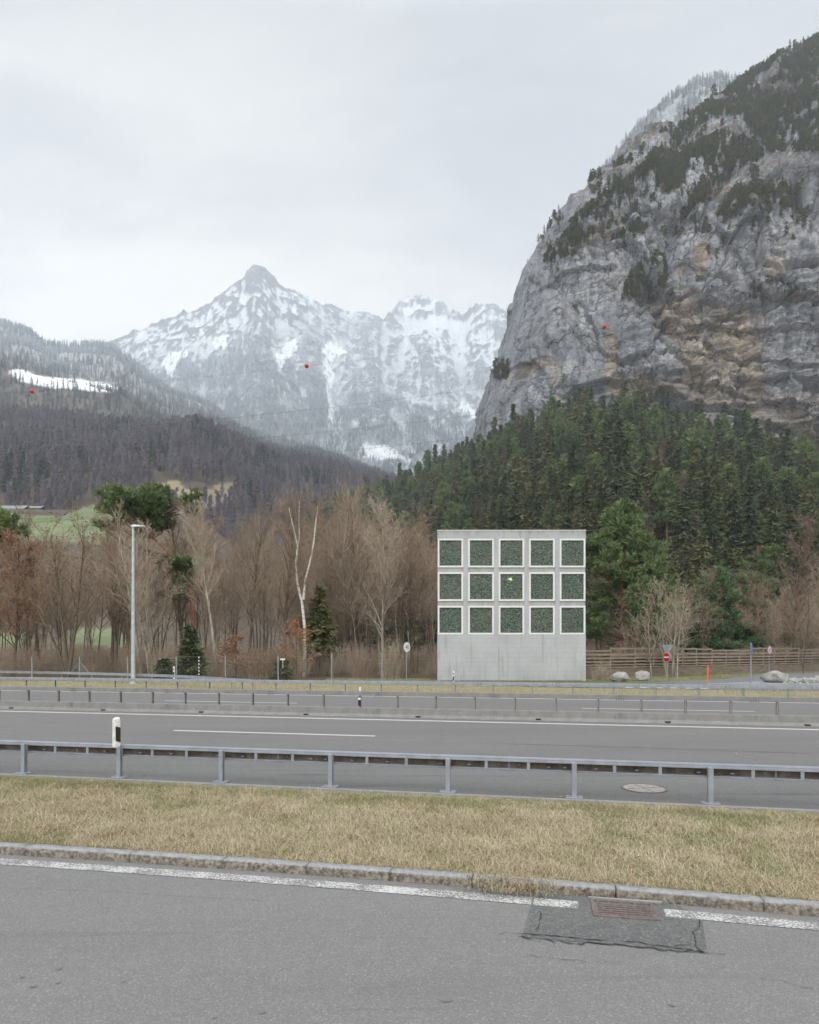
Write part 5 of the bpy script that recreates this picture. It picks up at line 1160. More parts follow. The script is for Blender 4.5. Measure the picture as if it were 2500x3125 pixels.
def spruce_arrays(rnd, H, R, tiers=26, per=11, dens=1.0, droop=.25, open_=0.0, start=.06, fine=False):
    """layered conifer: trunk + drooping boughs made of small needle sprays; returns merge() arrays"""
    tr = [[0, 0, -.3, 0, 0, H * .5, H * .014, H * .009], [0, 0, H * .5, 0, 0, H, H * .009, .01]]
    C_, D_, T_, lim = [], [], [], []
    for t_ in range(tiers):
        f = start + (1 - start) * (t_ + .5 * rnd.rand()) / tiers; z0 = H * f; Rt = R * ((1 - f) ** .75) * (.55 + .45 * min(1, (f - start) / .12 + .3)) * (.8 + .4 * rnd.rand()) + H * .008
        for k in range(max(4, int(per * (1 - .35 * f)))):
            if rnd.rand() < open_: continue
            az = rnd.rand() * 6.283; L = Rt * (.65 + .55 * rnd.rand()); n = max(2, int(L / (.32 if fine else H * .028) * dens)); o = np.array([math.cos(az), math.sin(az)])
            for j in range(n):
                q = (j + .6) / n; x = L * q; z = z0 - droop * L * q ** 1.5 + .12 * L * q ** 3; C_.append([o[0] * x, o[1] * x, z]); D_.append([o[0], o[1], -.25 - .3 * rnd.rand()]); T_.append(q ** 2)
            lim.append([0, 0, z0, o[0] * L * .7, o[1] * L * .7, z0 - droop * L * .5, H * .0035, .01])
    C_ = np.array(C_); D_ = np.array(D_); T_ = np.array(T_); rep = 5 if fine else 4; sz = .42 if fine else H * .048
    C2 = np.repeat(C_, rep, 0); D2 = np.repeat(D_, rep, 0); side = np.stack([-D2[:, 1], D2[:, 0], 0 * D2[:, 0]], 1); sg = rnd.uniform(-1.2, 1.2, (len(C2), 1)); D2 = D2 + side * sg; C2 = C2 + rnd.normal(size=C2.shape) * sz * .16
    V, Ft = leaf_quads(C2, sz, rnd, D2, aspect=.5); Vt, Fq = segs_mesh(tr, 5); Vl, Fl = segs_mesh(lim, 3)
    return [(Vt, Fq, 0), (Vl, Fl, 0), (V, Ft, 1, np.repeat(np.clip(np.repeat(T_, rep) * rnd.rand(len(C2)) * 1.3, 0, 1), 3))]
def pine_arrays(rnd, H, trunk_pts, r0, clumps, needle=.16, per=220, upw=.5):
    lm = []
    """Scots pine: orange trunk along points, limbs to each foliage clump (x, y, z, radius)"""
    P = np.array(trunk_pts, float); n = len(P); th = []
    for i in range(n - 1): th.append([*P[i], *P[i + 1], r0 * (1 - .8 * i / n), r0 * (1 - .8 * (i + 1) / n)])
    C_, D_, T_ = [], [], []
    for (x, y, z, r) in clumps:
        c = np.array([x, y, z]); zz = z - .35 * math.hypot(x, y) * .8; k = int(np.argmin(np.abs(P[:, 2] - min(max(zz, P[0, 2]), P[-1, 2])))); a = P[k]; mid = (a + c) / 2 + rnd.normal(size=3) * .15 + np.array([0, 0, -.12 * np.linalg.norm(c - a)])
        rr = .014 + .009 * np.linalg.norm(c - a); lm.append([*a, *mid, rr * 1.4, rr]); lm.append([*mid, *c, rr, .02])
        m_ = max(5, int(per * r * r / 7)); u = rnd.normal(size=(m_, 3)); u /= np.linalg.norm(u, axis=1)[:, None]; u[:, 2] *= .55; q = c + u * r * (.45 + .6 * rnd.rand(m_, 1) ** .6)
        for v in q[::6]: lm.append([*c, *v, .022, .010])
        for v, w_ in zip(q, u):
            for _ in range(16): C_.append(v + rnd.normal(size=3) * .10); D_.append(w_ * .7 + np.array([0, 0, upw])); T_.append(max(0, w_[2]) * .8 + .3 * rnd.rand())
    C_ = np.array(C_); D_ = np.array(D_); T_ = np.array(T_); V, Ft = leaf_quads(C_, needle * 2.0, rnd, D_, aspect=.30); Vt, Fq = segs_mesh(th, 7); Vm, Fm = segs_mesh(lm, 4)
    return [(Vt, Fq, 0), (V, Ft, 1, np.repeat(T_, 3)), (Vm, Fm, 2)]
def tree_from(parts, name, mats, at, label, group=None, cat='tree', split=True, rz=0):
    root = empty(name, at, rz, label, cat, group)
    for mi, nm, m_ in ((0, 'trunk', mats[0]), (1, 'crown', mats[1]), (2, 'limbs', M_bark_dark)):
        if not any(p[2] == mi for p in parts): continue
        V, Fq, _, a = merge([p for p in parts if p[2] == mi]); mesh_np(nm, V, Fq, m_, root, attrs={'tip': a})
    return root
def single(parts, name, mats, at, label=None, group=None, cat='tree'):
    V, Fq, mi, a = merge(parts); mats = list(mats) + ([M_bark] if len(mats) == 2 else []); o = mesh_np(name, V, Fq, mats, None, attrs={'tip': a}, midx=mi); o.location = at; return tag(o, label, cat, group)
def gpt(px, Y, z=0.0): return ((px - CX) / F * Y, Y, z)
# ================================================================ notable trees of the near wood
def hgt(ytop, Y): return W(0, ytop, Y)[2]
WG = None
def bt(px, Y, ytop, seed, label, bark=M_bark, tw=M_twig, **kw):
    H = hgt(ytop, Y); k = dict(H=H * .92, r0=H * .0115, limbs=22, first=.22, spread=.5, up=.38, twig=.011, wander=.09); k.update(kw); return make_bare('bare_tree', seed, bark, tw, at=gpt(px, Y), label=label, **k)
bt(660, 52, 1560, 1, 'tall bare tree with smooth pale trunk just right of the small spruce', M_bark_pale, M_twig_pale, first=.42, spread=.35, up=.5, limbs=20)
bt(450, 54, 1545, 2, 'bare tree of many upright fanning stems right of the street lamp', M_bark_pale, M_twig_pale, fork=3, spread=.42, first=.2, limbs=30)
bt(215, 53, 1560, 3, 'bare tree with thick trunk and tan seed leaves left of the street lamp', M_bark, M_twig, leafm=M_tan, leafn=2600, fork=2, spread=.6, first=.25, limbs=28)
bt(345, 56, 1700, 4, 'dark twin stemmed bare tree behind the fence left of the street lamp', M_bark_dark, M_twig, fork=1, spread=.6, first=.35, r0=.17)
bt(40, 55, 1640, 5, 'broad tree holding russet leaves at the left edge', M_bark_dark, M_twig, leafm=M_russet, leafn=7500, spread=.75, limbs=30, first=.2)
bt(-90, 58, 1600, 6, 'russet leaved tree partly outside the left edge', M_bark_dark, M_twig, leafm=M_russet, leafn=7000, spread=.75, limbs=30, first=.2)
bt(868, 54, 1520, 7, 'tall reddish brown bare tree with fan shaped crown left of the birch', M_bark, M_twig, spread=.5, limbs=34, first=.18, sub=8)
bt(1018, 58, 1520, 8, 'bare tree with pale knotty trunk right of the birch', M_bark_pale, M_twig, spread=.5, limbs=26, first=.3)
bt(1172, 56, 1545, 9, 'pale bare tree with tangled spreading crown behind the 40 sign', M_bark_pale, M_twig_pale, spread=.62, limbs=32, first=.25, sub=8)
bt(1262, 60, 1600, 10, 'brown bare tree close to the left wall of the concrete building', M_bark, M_twig, spread=.6, limbs=30, first=.2)
bt(1095, 64, 1500, 31, 'slender bare tree rising highest between the birch and the building', M_bark, M_twig_pale, spread=.4, limbs=28, first=.3)
bt(760, 60, 1560, 32, 'grey brown bare tree between the pale trunk and the reddish tree', M_bark, M_twig, spread=.45, limbs=28, first=.25)
bt(560, 66, 1570, 33, 'bare tree with dense twigs behind the small dark spruce', M_bark, M_twig, spread=.5, limbs=30, first=.25)
bt(120, 64, 1580, 34, 'thin bare tree behind the thick trunk at the left', M_bark_dark, M_twig, spread=.5, limbs=26, first=.3)
bt(2420, 70, 1590, 11, 'tall purple brown bare tree with rounded crown near the right edge', M_bark, mat('purple_twigs', lambda t, p, b: t.mix(t.noise(p, .5, 3, .5), (.16, .105, .09), (.25, .18, .15)), .9), spread=.66, limbs=40, first=.22, sub=9, limb_len=.36)
bt(2530, 60, 1700, 35, 'bare tree with pale sagging limb cut by the right edge', M_bark_pale, M_twig, spread=.7, limbs=26, first=.2)
bt(2028, 51.5, 1765, 12, 'wide bushy bare tree of many thin stems in front of the timber wall', M_bark_pale, M_twig_pale, fork=5, spread=.62, first=.18, limbs=40, r0=.085, limb_len=.55, up=.30, twig=.010, dens=.62, levels=3)
bt(1930, 60, 1790, 36, 'low bare tree between the tall pine and the bushy bare tree', M_bark, M_twig_pale, fork=2, spread=.6, limbs=20, first=.15)
# birch: white stem forking in two
def birch(px, Y):
    rnd = np.random.RandomState(77); root = empty('birch_tree', gpt(px, Y), 0, 'white barked birch forking into two stems above the medium spruce', 'tree'); c = lambda x, y: list(W(x, y, Y) - np.array(gpt(px, Y)))
    th = []; tn = []
    A_ = [c(928, 2075), c(930, 1990), (c(929, 1905)), c(922, 1840), c(908, 1780), c(903, 1720), c(909, 1670), c(893, 1600), c(882, 1550)]; B2 = [c(926, 1830), c(932, 1770), c(945, 1720), c(957, 1660), c(963, 1600), c(970, 1545)]; C3 = [c(905, 1690), c(914, 1640), c(912, 1580), c(914, 1530)]
    for P, r in ((A_, .15), (B2, .10), (C3, .06)):
        P = np.array(P)
        for i in range(len(P) - 1):
            a, b = r * (1 - .85 * i / len(P)), r * (1 - .85 * (i + 1) / len(P)); th.append([*P[i], *P[i + 1], a, b])
            if P[i][2] > 5:
                for _ in range(7):
                    f = rnd.rand(); p = P[i] * (1 - f) + P[i + 1] * f; d = rnd.normal(size=3); d[2] = abs(d[2]) + .6; d /= np.linalg.norm(d); L = .8 + 1.6 * rnd.rand(); q = p + d * L; tn.append([*p, *q, .016, .009])
                    for _ in range(9):
                        f = .2 + .8 * rnd.rand(); s = p + d * L * f; e = d + rnd.normal(size=3) * .6; e[2] -= .1; e /= np.linalg.norm(e); g = s + e * (.4 + .7 * rnd.rand()); tn.append([*s, *g, .009, .006])
                        h = g + (e + rnd.normal(size=3) * .4) * .35; tn.append([*g, *h, .007, .005])
    V, Fq = segs_mesh(th, 8); mesh_np('trunk', V, [Fq], M_birch, root, True); V, Fq = segs_mesh(tn, 3); mesh_np('crown', V, [Fq], M_twig, root)
birch(928, 53)
bt(1092, 57, 1700, 41, 'slim pale stemmed young tree halfway between birch and 40 sign', M_bark_pale, M_twig_pale, r0=.07, limbs=14, first=.4)
bt(615, 58, 1690, 42, 'slim pale stemmed young tree right of the small dark spruce', M_bark_pale, M_twig_pale, r0=.07, limbs=14, first=.4)
bt(508, 57, 1720, 43, 'thin crooked pale stem left of the small dark spruce', M_bark_pale, M_twig_pale, r0=.06, limbs=12, first=.4, wander=.16)
# pines
def clumps_cone(rnd, n, H, z0, R, shape=1.0, r=(.5, .9), flat=1.0):
    out = []
    for i in range(n):
        f = rnd.rand() ** .8; z = z0 + (H - z0) * f; Rm = R * (1 - f ** 1.7) ** .7 * (.6 + .4 * min(1, f * 4 + .35)); az = rnd.rand() * 6.283; q = Rm * (.35 + .65 * rnd.rand() ** .5); out.append((math.cos(az) * q, math.sin(az) * q, z, rnd.uniform(*r) * (1 - .35 * f)))
    return out
rnd = np.random.RandomState(5); Y = 62; H = hgt(1530, Y)
cl = clumps_cone(rnd, 150, H, 3.6, 4.35, r=(.65, 1.15)) + [(-3.3 + rnd.normal() * .8, rnd.normal(), 11.6 + rnd.normal() * .7, .8) for _ in range(9)] + [(3.2 + rnd.normal() * .6, rnd.normal(), 10 + rnd.normal() * 1.3, .8) for _ in range(9)] + [(4.8, 0, 7.6, .8), (4.2, .4, 7.4, .8)]
tree_from(pine_arrays(rnd, H, [(0, 0, -.2), (.05, 0, 3), (-.1, 0, 6), (-.15, 0, 9), (.1, 0, 12), (.3, 0, H)], .26, cl, needle=.17, per=190), 'pine_tree', [M_bark_orange, M_pine], gpt(1903, Y), 'tall broad pine with light green needles right of the concrete building')
rnd = np.random.RandomState(6); Y = 64; H = hgt(1738, Y)
cl = clumps_cone(rnd, 105, H, 1.6, 3.3, r=(.55, .95)) + [(2.6 + 1.4 * rnd.rand(), rnd.normal(), 2.6 + 1.5 * rnd.rand(), .75) for _ in range(14)] + [(-1.5 - rnd.rand(), rnd.normal(), 1.4 + rnd.rand(), .6) for _ in range(8)]
tree_from(pine_arrays(rnd, H, [(.1, 0, -.2), (.1, 0, 2), (0, 0, 4), (-.2, 0, 6), (-.4, 0, H)], .2, cl, needle=.15, per=230), 'pine_tree', [M_bark_orange, M_pine_blue], gpt(2192, Y), 'lower bushy dark green pine behind the timber wall')
rnd = np.random.RandomState(7); Y = 82; H = hgt(1665, Y)
cl = [(rnd.normal() * 1.0, rnd.normal() * .8, 7.4 + (H - 7.6) * rnd.rand(), .75) for _ in range(30)]
tree_from(pine_arrays(rnd, H, [(0, 0, -.2), (0, 0, 5), (.1, 0, 8), (0, 0, H)], .17, cl, needle=.16, per=200), 'pine_tree', [M_bark_orange, M_pine], gpt(2313, Y), 'slim pine with bare trunk and small crown between dark pine and bare tree')
# left leaning pine above the bare wood
rnd = np.random.RandomState(8); Y = 63; k = Y / F
c = lambda x, y, r, dy=0: ((x - 590) * k, dy, hgt(y, Y), r)
cl = [c(rnd.uniform(322, 500), rnd.uniform(1500, 1550), .8, rnd.normal() * 1.3) for _ in range(40)] + [c(rnd.uniform(455, 500), rnd.uniform(1482, 1500), .6, rnd.normal() * .5) for _ in range(5)] + [c(rnd.uniform(350, 500), rnd.uniform(1550, 1600), .8, rnd.normal() * 1.3) for _ in range(22)] + [c(rnd.uniform(300, 350), rnd.uniform(1592, 1610), .5, rnd.normal() * .5) for _ in range(7)] + [c(rnd.uniform(545, 620), rnd.uniform(1510, 1560), .6, rnd.normal()) for _ in range(7)] + [c(rnd.uniform(500, 600), rnd.uniform(1700, 1790), .7, rnd.normal()) for _ in range(16)] + [c(rnd.uniform(500, 560), rnd.uniform(1790, 1830), .5, rnd.normal()) for _ in range(5)]
tree_from(pine_arrays(rnd, 16, [(0, 0, -.2), (0, 0, 4), (-.1, 0, 7), (-.7, 0, 9), (-2.0, 0, 11), (-3.8, 0, 12.8), (-5, 0, 15)], .24, cl, needle=.18, per=210), 'pine_tree', [M_bark_orange, M_pine], gpt(590, Y), 'leaning orange trunked pine whose green crown tops the bare wood left of centre')
rnd = np.random.RandomState(9); Y = 58; k = Y / F
cl = [((x + 30) * k, rnd.normal(), hgt(y, Y), .7) for x, y in zip(rnd.uniform(-70, 50, 26), rnd.uniform(1560, 1640, 26))]
tree_from(pine_arrays(rnd, 13, [(0, 0, -.2), (0, 0, 6), (.1, 0, 12.5)], .22, cl, needle=.18, per=210), 'pine_tree', [M_bark_orange, M_pine], gpt(-30, Y), 'dark pine crown at the far left edge of the wood')
# spruces of the near wood
for px, Y, yt, R, sd, lab, m_ in ((583, 49.5, 1912, 1.15, 1, 'small dark green spruce behind the mesh fence', M_spruce), (503, 48, 2012, .75, 2, 'tiny spruce left of the small dark spruce', M_spruce), (862, 48.5, 2014, .85, 3, 'tiny bright green spruce under the white plate on the fence', M_spruce_olive), (975, 55, 1790, 1.9, 4, 'medium spruce with brown lower half right of the birch stem', M_spruce_olive)):
    rnd = np.random.RandomState(sd); H = hgt(yt, Y); tree_from(spruce_arrays(rnd, H, R, tiers=int(10 + H * 3), per=13, fine=True, droop=.3, start=.03 if H < 5 else .2), 'spruce_tree', [M_bark_dark, m_], gpt(px, Y), lab)
# low russet beeches
for px, Y, yt, sd, lab in ((720, 50, 1945, 61, 'low beech sapling with orange brown leaves left of the fence notice'), (905, 51, 1905, 62, 'low orange leaved beech at the foot of the birch')):
    H = hgt(yt, Y); make_bare('beech_sapling', sd, M_bark_dark, M_twig, M_russet, 1500, at=gpt(px, Y), label=lab, H=H, r0=.06, limbs=18, first=.12, spread=.9, up=.1, twig=.008, limb_len=.6)
# ---------------------------------------------------------------- filler trees of the wood (copies)
protos = []
for i, kw in enumerate((dict(spread=.62, limbs=20, first=.35), dict(spread=.68, limbs=22, first=.3, fork=1), dict(spread=.5, limbs=18, first=.42), dict(spread=.8, limbs=22, first=.3, up=.25), dict(spread=.65, limbs=20, first=.25, fork=2))):
    H = 14.0; k = dict(H=H, r0=.09, up=.28, twig=.011, sub=9, wander=.11); k.update(kw)
    protos.append((make_bare('bare_tree', 200 + i, (M_bark, M_bark, M_bark_pale, M_bark_dark, M_bark)[i], (M_twig, M_twig, M_twig_pale, M_twig, M_twig)[i], at=(0, 0, 0), label='bare brown tree standing among many like it in the wood behind the fences', group='bare trees of the wood behind the fences', **k)))
rw = np.random.RandomState(99); used = set(); cnt = 0
PRS = [(p, [x for x in bpy.data.objects if x.parent == p]) for p in protos]
while cnt < 225:
    Y = rw.uniform(56, 120); px = rw.uniform(-60, 1330) if rw.rand() < .72 else rw.uniform(1795, 2620)
    X = (px - CX) / F * Y
    zg = max(0.0, float(h_r(np.array(X), np.array(Y))) if px > 1350 else 0.0)
    k = rw.randint(5); pr, chs = PRS[k]
    if k not in used: o = pr; used.add(k)
    else:
        o = pr.copy(); C.objects.link(o)
        for ch in chs: c = ch.copy(); C.objects.link(c); c.parent = o
    tgt = (W(0, rw.uniform(1500, 1600), Y)[2] if px < 1330 else rw.uniform(8, 13)) * rw.uniform(.72, 1.0); s = tgt / 15.5
    if px < 330: s *= .84
    side_ = 'in the wood left of the concrete building' if px < 1330 else 'in the wood behind the timber wall'; o['label'] = ('brown bare tree', 'brown bare tree with two stems', 'bare tree with pale bark', 'bare tree with dark bark', 'bushy brown bare tree')[k] + ' ' + side_
    o.location = (X, Y, zg); o.rotation_euler = (rw.normal() * .03, rw.normal() * .03, rw.rand() * 6.28); o.scale = (s * rw.uniform(.85, 1.1), s * rw.uniform(.85, 1.1), s); cnt += 1
# ---------------------------------------------------------------- instanced stuff helper
def gn_scatter(name, P, scale, rot, sources, mats_unused=None, label=None, kind='stuff', tilt=None):
    """one object: points that instance the given already visible objects' meshes"""
    n = len(P); me = bpy.data.meshes.new(name); me.vertices.add(n); me.vertices.foreach_set('co', np.asarray(P, np.float32).ravel())
    a = me.attributes.new('scl', 'FLOAT', 'POINT'); a.data.foreach_set('value', np.asarray(scale, np.float32)); a = me.attributes.new('rz', 'FLOAT', 'POINT'); a.data.foreach_set('value', np.asarray(rot, np.float32))
    a = me.attributes.new('pick', 'INT', 'POINT'); a.data.foreach_set('value', np.random.RandomState(n).randint(0, len(sources), n).astype(np.int32))
    o = bpy.data.objects.new(name, me); C.objects.link(o); g = bpy.data.node_groups.new(name, 'GeometryNodeTree')
    g.interface.new_socket('Geometry', in_out='INPUT', socket_type='NodeSocketGeometry'); g.interface.new_socket('Geometry', in_out='OUTPUT', socket_type='NodeSocketGeometry')
    N = g.nodes; Lk = g.links; gi = N.new('NodeGroupInput'); go = N.new('NodeGroupOutput'); iop = N.new('GeometryNodeInstanceOnPoints'); m2p = N.new('GeometryNodeMeshToPoints'); jn = N.new('GeometryNodeJoinGeometry')
    for s in sources:
        oi = N.new('GeometryNodeObjectInfo'); oi.transform_space = 'ORIGINAL'; oi.inputs['Object'].default_value = s; oi.inputs['As Instance'].default_value = True; Lk.new(oi.outputs['Geometry'], jn.inputs[0])
    def nat(nm, ty):
        q = N.new('GeometryNodeInputNamedAttribute'); q.data_type = ty; q.inputs['Name'].default_value = nm; return q.outputs['Attribute']
    cx = N.new('ShaderNodeCombineXYZ'); Lk.new(nat('rz', 'FLOAT'), cx.inputs[2])
    Lk.new(gi.outputs[0], m2p.inputs[0]); Lk.new(m2p.outputs[0], iop.inputs['Points']); Lk.new(jn.outputs[0], iop.inputs['Instance']); iop.inputs['Pick Instance'].default_value = True; Lk.new(nat('pick', 'INT'), iop.inputs['Instance Index'])
    Lk.new(cx.outputs[0], iop.inputs['Rotation']); Lk.new(nat('scl', 'FLOAT'), iop.inputs['Scale']); Lk.new(iop.outputs[0], go.inputs[0])
    md = o.modifiers.new('scatter', 'NODES'); md.node_group = g; return tag(o, label, None, None, kind)
# ---------------------------------------------------------------- slope forest: 290 individual trees nearest us, the rest as one object
def slope_points(n, seed, Ymin, Ymax, amin=1150, amax=2650, sp=4.2):
    r = np.random.RandomState(seed); pts = []; cell = {}
    tries = 0
    while len(pts) < n and tries < n * 30:
        tries += 1; Y = math.sqrt(r.uniform(Ymin ** 2, Ymax ** 2)); px = r.uniform(amin, amax); X = (px - CX) / F * Y; a = px
        Yb = float(Yb_(a)); Yf = float(np.interp(a, [600, 1300, 1700, 3800], [300, 190, 118, 105]))
        if Y < Yf - 10 or Y > Yb + 6: continue
        key = (int(X / sp), int(Y / sp))
        if key in cell: continue
        cell[key] = 1; pts.append((X, Y))
    P = np.array(pts); Z = h_r(P[:, 0], P[:, 1]); return np.stack([P[:, 0], P[:, 1], Z - .3], 1)
sl = slope_points(2500, 4, 108, 760, 900, 2700, 6.0)
PXs, PYs = PXY(sl[:, 0], sl[:, 1], sl[:, 2])
keep = ~(in_poly(PXs, PYs, [(1395, 1700), (1370, 1610), (1450, 1545), (1560, 1520), (1600, 1560), (1560, 1640), (1480, 1700)]) & (sl[:, 1] < 270)) ; sl = sl[keep]
sl = sl[np.argsort(sl[:, 1])]
rs = np.random.RandomState(12)
SPV = []; SPM = [(M_bark_dark, M_spruce), (M_bark_dark, M_spruce_olive), (M_bark_dark, M_spruce), (M_bark_orange, M_pine), (M_bark_dark, M_spruce_olive)]
SLAB = ['dark green spruce in the conifer forest on the slope below the rock face', 'olive green spruce in the conifer forest on the slope below the rock face', 'slim dark spruce in the conifer forest on the slope below the rock face', 'light green pine in the conifer forest on the slope below the rock face', 'broad olive spruce in the conifer forest on the slope below the rock face']
def spv(i):
    r = np.random.RandomState(300 + i)
    if i == 3:
        H = 19.0; return pine_arrays(r, H, [(0, 0, -.4), (.1, 0, 8), (-.1, 0, 14), (0, 0, H)], .26, [(*v[:3], v[3]) for v in clumps_cone(r, 34, H, 8.0, 2.8, r=(1.0, 1.6))], needle=.5, per=30)
    H = (21, 19, 22, 0, 17)[i]; return spruce_arrays(r, H, (3.6, 4.1, 2.7, 0, 4.6)[i], tiers=(24, 21, 26, 0, 18)[i], per=(9, 9, 8, 0, 10)[i], droop=(.35, .30, .45, 0, .25)[i], open_=.12, start=(.1, .12, .15, 0, .06)[i])
near = sl[:285]; srcs = []
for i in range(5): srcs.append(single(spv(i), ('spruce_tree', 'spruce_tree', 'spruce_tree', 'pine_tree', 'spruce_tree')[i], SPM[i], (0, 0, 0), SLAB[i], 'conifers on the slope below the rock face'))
pk = rs.choice(5, len(near), p=[.25, .28, .17, .10, .20]); pk[:5] = range(5)
for j, (p, k) in enumerate(zip(near, pk)):
    o = srcs[k] if j < 5 else srcs[k].copy()
    if j >= 5: C.objects.link(o)
    s = rs.uniform(.6, 1.25); s *= .85 + .15 * sstep(p[1], 120, 200)
    o.location = tuple(p); o.scale = (s, s, s * rs.uniform(.9, 1.15)); o.rotation_euler = (0, 0, rs.rand() * 6.28)
rest = sl[285:]
gn_scatter('conifer_forest', rest, rs.uniform(.65, 1.2, len(rest)) * (1 + .35 * (rs.rand(len(rest)) < .25)), rs.rand(len(rest)) * 6.28, [srcs[0], srcs[1], srcs[2], srcs[4], srcs[1], srcs[4], srcs[3], srcs[3]], label='dense conifer forest covering the slope under the rock face')
# bare trees mixed into the slope
def far_bare(name, seed, H, m_, at, lab, grp, twig=.05):
    r = np.random.RandomState(seed); th, tn = grow(r, H, H * .014, limbs=16, first=.28, spread=.5, up=.4, levels=2, twig=twig, sub=9, limb_len=.34)
    V1, F1 = segs_mesh(th, 4); V2, F2 = segs_mesh(tn, 3)
    ex = []
    for s in tn[:: 1]:
        for _ in range(2): d = r.normal(size=3) * .5 + (s[3:6] - s[:3]) / (np.linalg.norm(s[3:6] - s[:3]) + 1e-6); e = s[3:6] + d * H * .035; ex.append([*s[3:6], *e, twig * .7, twig * .4])
    V3, F3 = segs_mesh(ex, 3); return single([(V1, F1, 0), (V2, F2, 0), (V3, F3, 0)], name, [m_], at, lab, grp)
b0 = far_bare('bare_tree', 1, 15, M_bare_slope, tuple(W(1330, 1600, 205)), 'pinkish bare tree on the slope left above the building', 'bare trees on the slope'); 
for o_, a_ in ((b0, 205),): X_ = (1330 - CX) / F * a_; o_.location = (X_, a_, float(h_r(np.array(X_), np.array(float(a_)))) - .2)
b1 = far_bare('bare_tree', 2, 14, M_bare_slope, (0, 0, 0), 'bare tree on the slope right of the tall pine', 'bare trees on the slope'); X_ = (2110 - CX) / F * 150; b1.location = (X_, 150, float(h_r(np.array(X_), np.array(150.))) - .2)
bs = slope_points(520, 8, 110, 640, 1000, 2650, 5.5); gn_scatter('bare_woodland', bs, rs.uniform(.6, 1.1, len(bs)), rs.rand(len(bs)) * 6.28, [b0, b1], label='bare broadleaf trees scattered through the conifer slope')
# ---------------------------------------------------------------- left hills
fb0 = far_bare('bare_tree', 11, 14, M_bare_far, (0, 0, 0), 'bare tree at the lower edge of the wooded hill above the green meadow', 'bare trees on the wooded hill', .075)
fb1 = far_bare('bare_tree', 12, 16, M_bare_far, (0, 0, 0), 'bare tree on the wooded hill beside the pale clearing', 'bare trees on the wooded hill', .075)
r = np.random.RandomState(31)
def low_spruce(seed, m_, H=20, R=3.2):
    q = np.random.RandomState(seed); return single(spruce_arrays(q, H, R, tiers=13, per=7, droop=.3, dens=.55), 'spruce_tree', [M_bark_dark, m_], (0, 0, 0))
fs0 = low_spruce(1, M_farspruce); fs1 = low_spruce(2, M_farspruce, 22, 2.8)
def fan_pts(n, seed, a0, a1, Y0, Y1, hf):
    r = np.random.RandomState(seed); a = r.uniform(a0, a1, n); Y = np.sqrt(r.uniform(Y0 ** 2, Y1 ** 2, n)); X = (a - CX) / F * Y; Z = hf(X, Y); return np.stack([X, Y, Z], 1)
for o_, px, Y_ in ((fb0, 150, 425), (fb1, 455, 440)):
    X_ = (px - CX) / F * Y_; o_.location = (X_, Y_, float(h_l1(np.array(X_), np.array(float(Y_)))) - .3)
for o_, px, Y_, lab in ((fs0, 520, 1500, 'dark spruce on the ridge of the upper hill'), (fs1, 300, 1540, 'frosted spruce below the snowy meadow')):
    X_ = (px - CX) / F * Y_; o_.location = (X_, Y_, float(h_l2(np.array(X_), np.array(float(Y_)))) - .3); tag(o_, lab, 'tree', 'spruces on the upper hill')
L1P = fan_pts(9500, 3, -250, 1500, 410, 915, h_l1); x_, y_ = PXY(*L1P.T)
bad = np.zeros(len(L1P), bool)
for p in MEAD + BARE: bad |= in_poly(x_, y_, p)
L1P = L1P[~bad]; mask = fbm(N3(L1P[:, 0] * .012, L1P[:, 1] * .012, 2.0), 3) > .09; dens = r.rand(len(L1P)) < .93
A_ = L1P[~mask | (r.rand(len(L1P)) < .25)]; B_2 = L1P[mask & (r.rand(len(L1P)) < .8)]
A_[:, 2] -= .4; B_2[:, 2] -= .4
gn_scatter('bare_woodland', A_, r.uniform(.6, 1.15, len(A_)), r.rand(len(A_)) * 6.28, [fb0, fb1], label='purple brown bare woodland covering the left hill')
gn_scatter('conifer_forest', B_2, r.uniform(.45, .95, len(B_2)), r.rand(len(B_2)) * 6.28, [fs0, fs1], label='dark conifer patches in the bare woodland of the left hill')
L2P = fan_pts(15000, 5, -250, 1400, 1080, 2520, h_l2); x_, y_ = PXY(*L2P.T); mk = in_blob(x_, y_, SNOWP, 3) < .5; L2P = L2P[mk | (r.rand(len(L2P)) < .04)]
L2P[:, 2] -= .5; gn_scatter('conifer_forest', L2P, r.uniform(.7, 1.35, len(L2P)), r.rand(len(L2P)) * 6.28, [fs0, fs1], label='blue green conifers frosted white towards the top of the upper hill')
MP = fan_pts(70000, 6, -200, 1600, 2350, 4150, h_m); x_, y_ = PXY(*MP.T); j = fbm(N3(x_ * .02, y_ * .02), 4); wd = sstep(y_ + j * 60 + (x_ > 900) * 30 - 90 * sstep(x_, 760, 620), 960, 1050) * (1 - .8 * sstep(x_, 1080, 1300) * (1 - sstep(y_, 1060, 1180)))
ms = np.zeros(len(MP), bool)
for p in MSNOW: ms |= in_poly(x_ + j * 10, y_ + j * 6, p)
MP = MP[(r.rand(len(MP)) < wd * sstep(j, -.28, .10)) & ~ms]
gn_scatter('conifer_forest', MP, r.uniform(.9, 1.7, len(MP)), r.rand(len(MP)) * 6.28, [fs0, fs1], label='frosted conifers on the lower flanks of the snowy mountain')
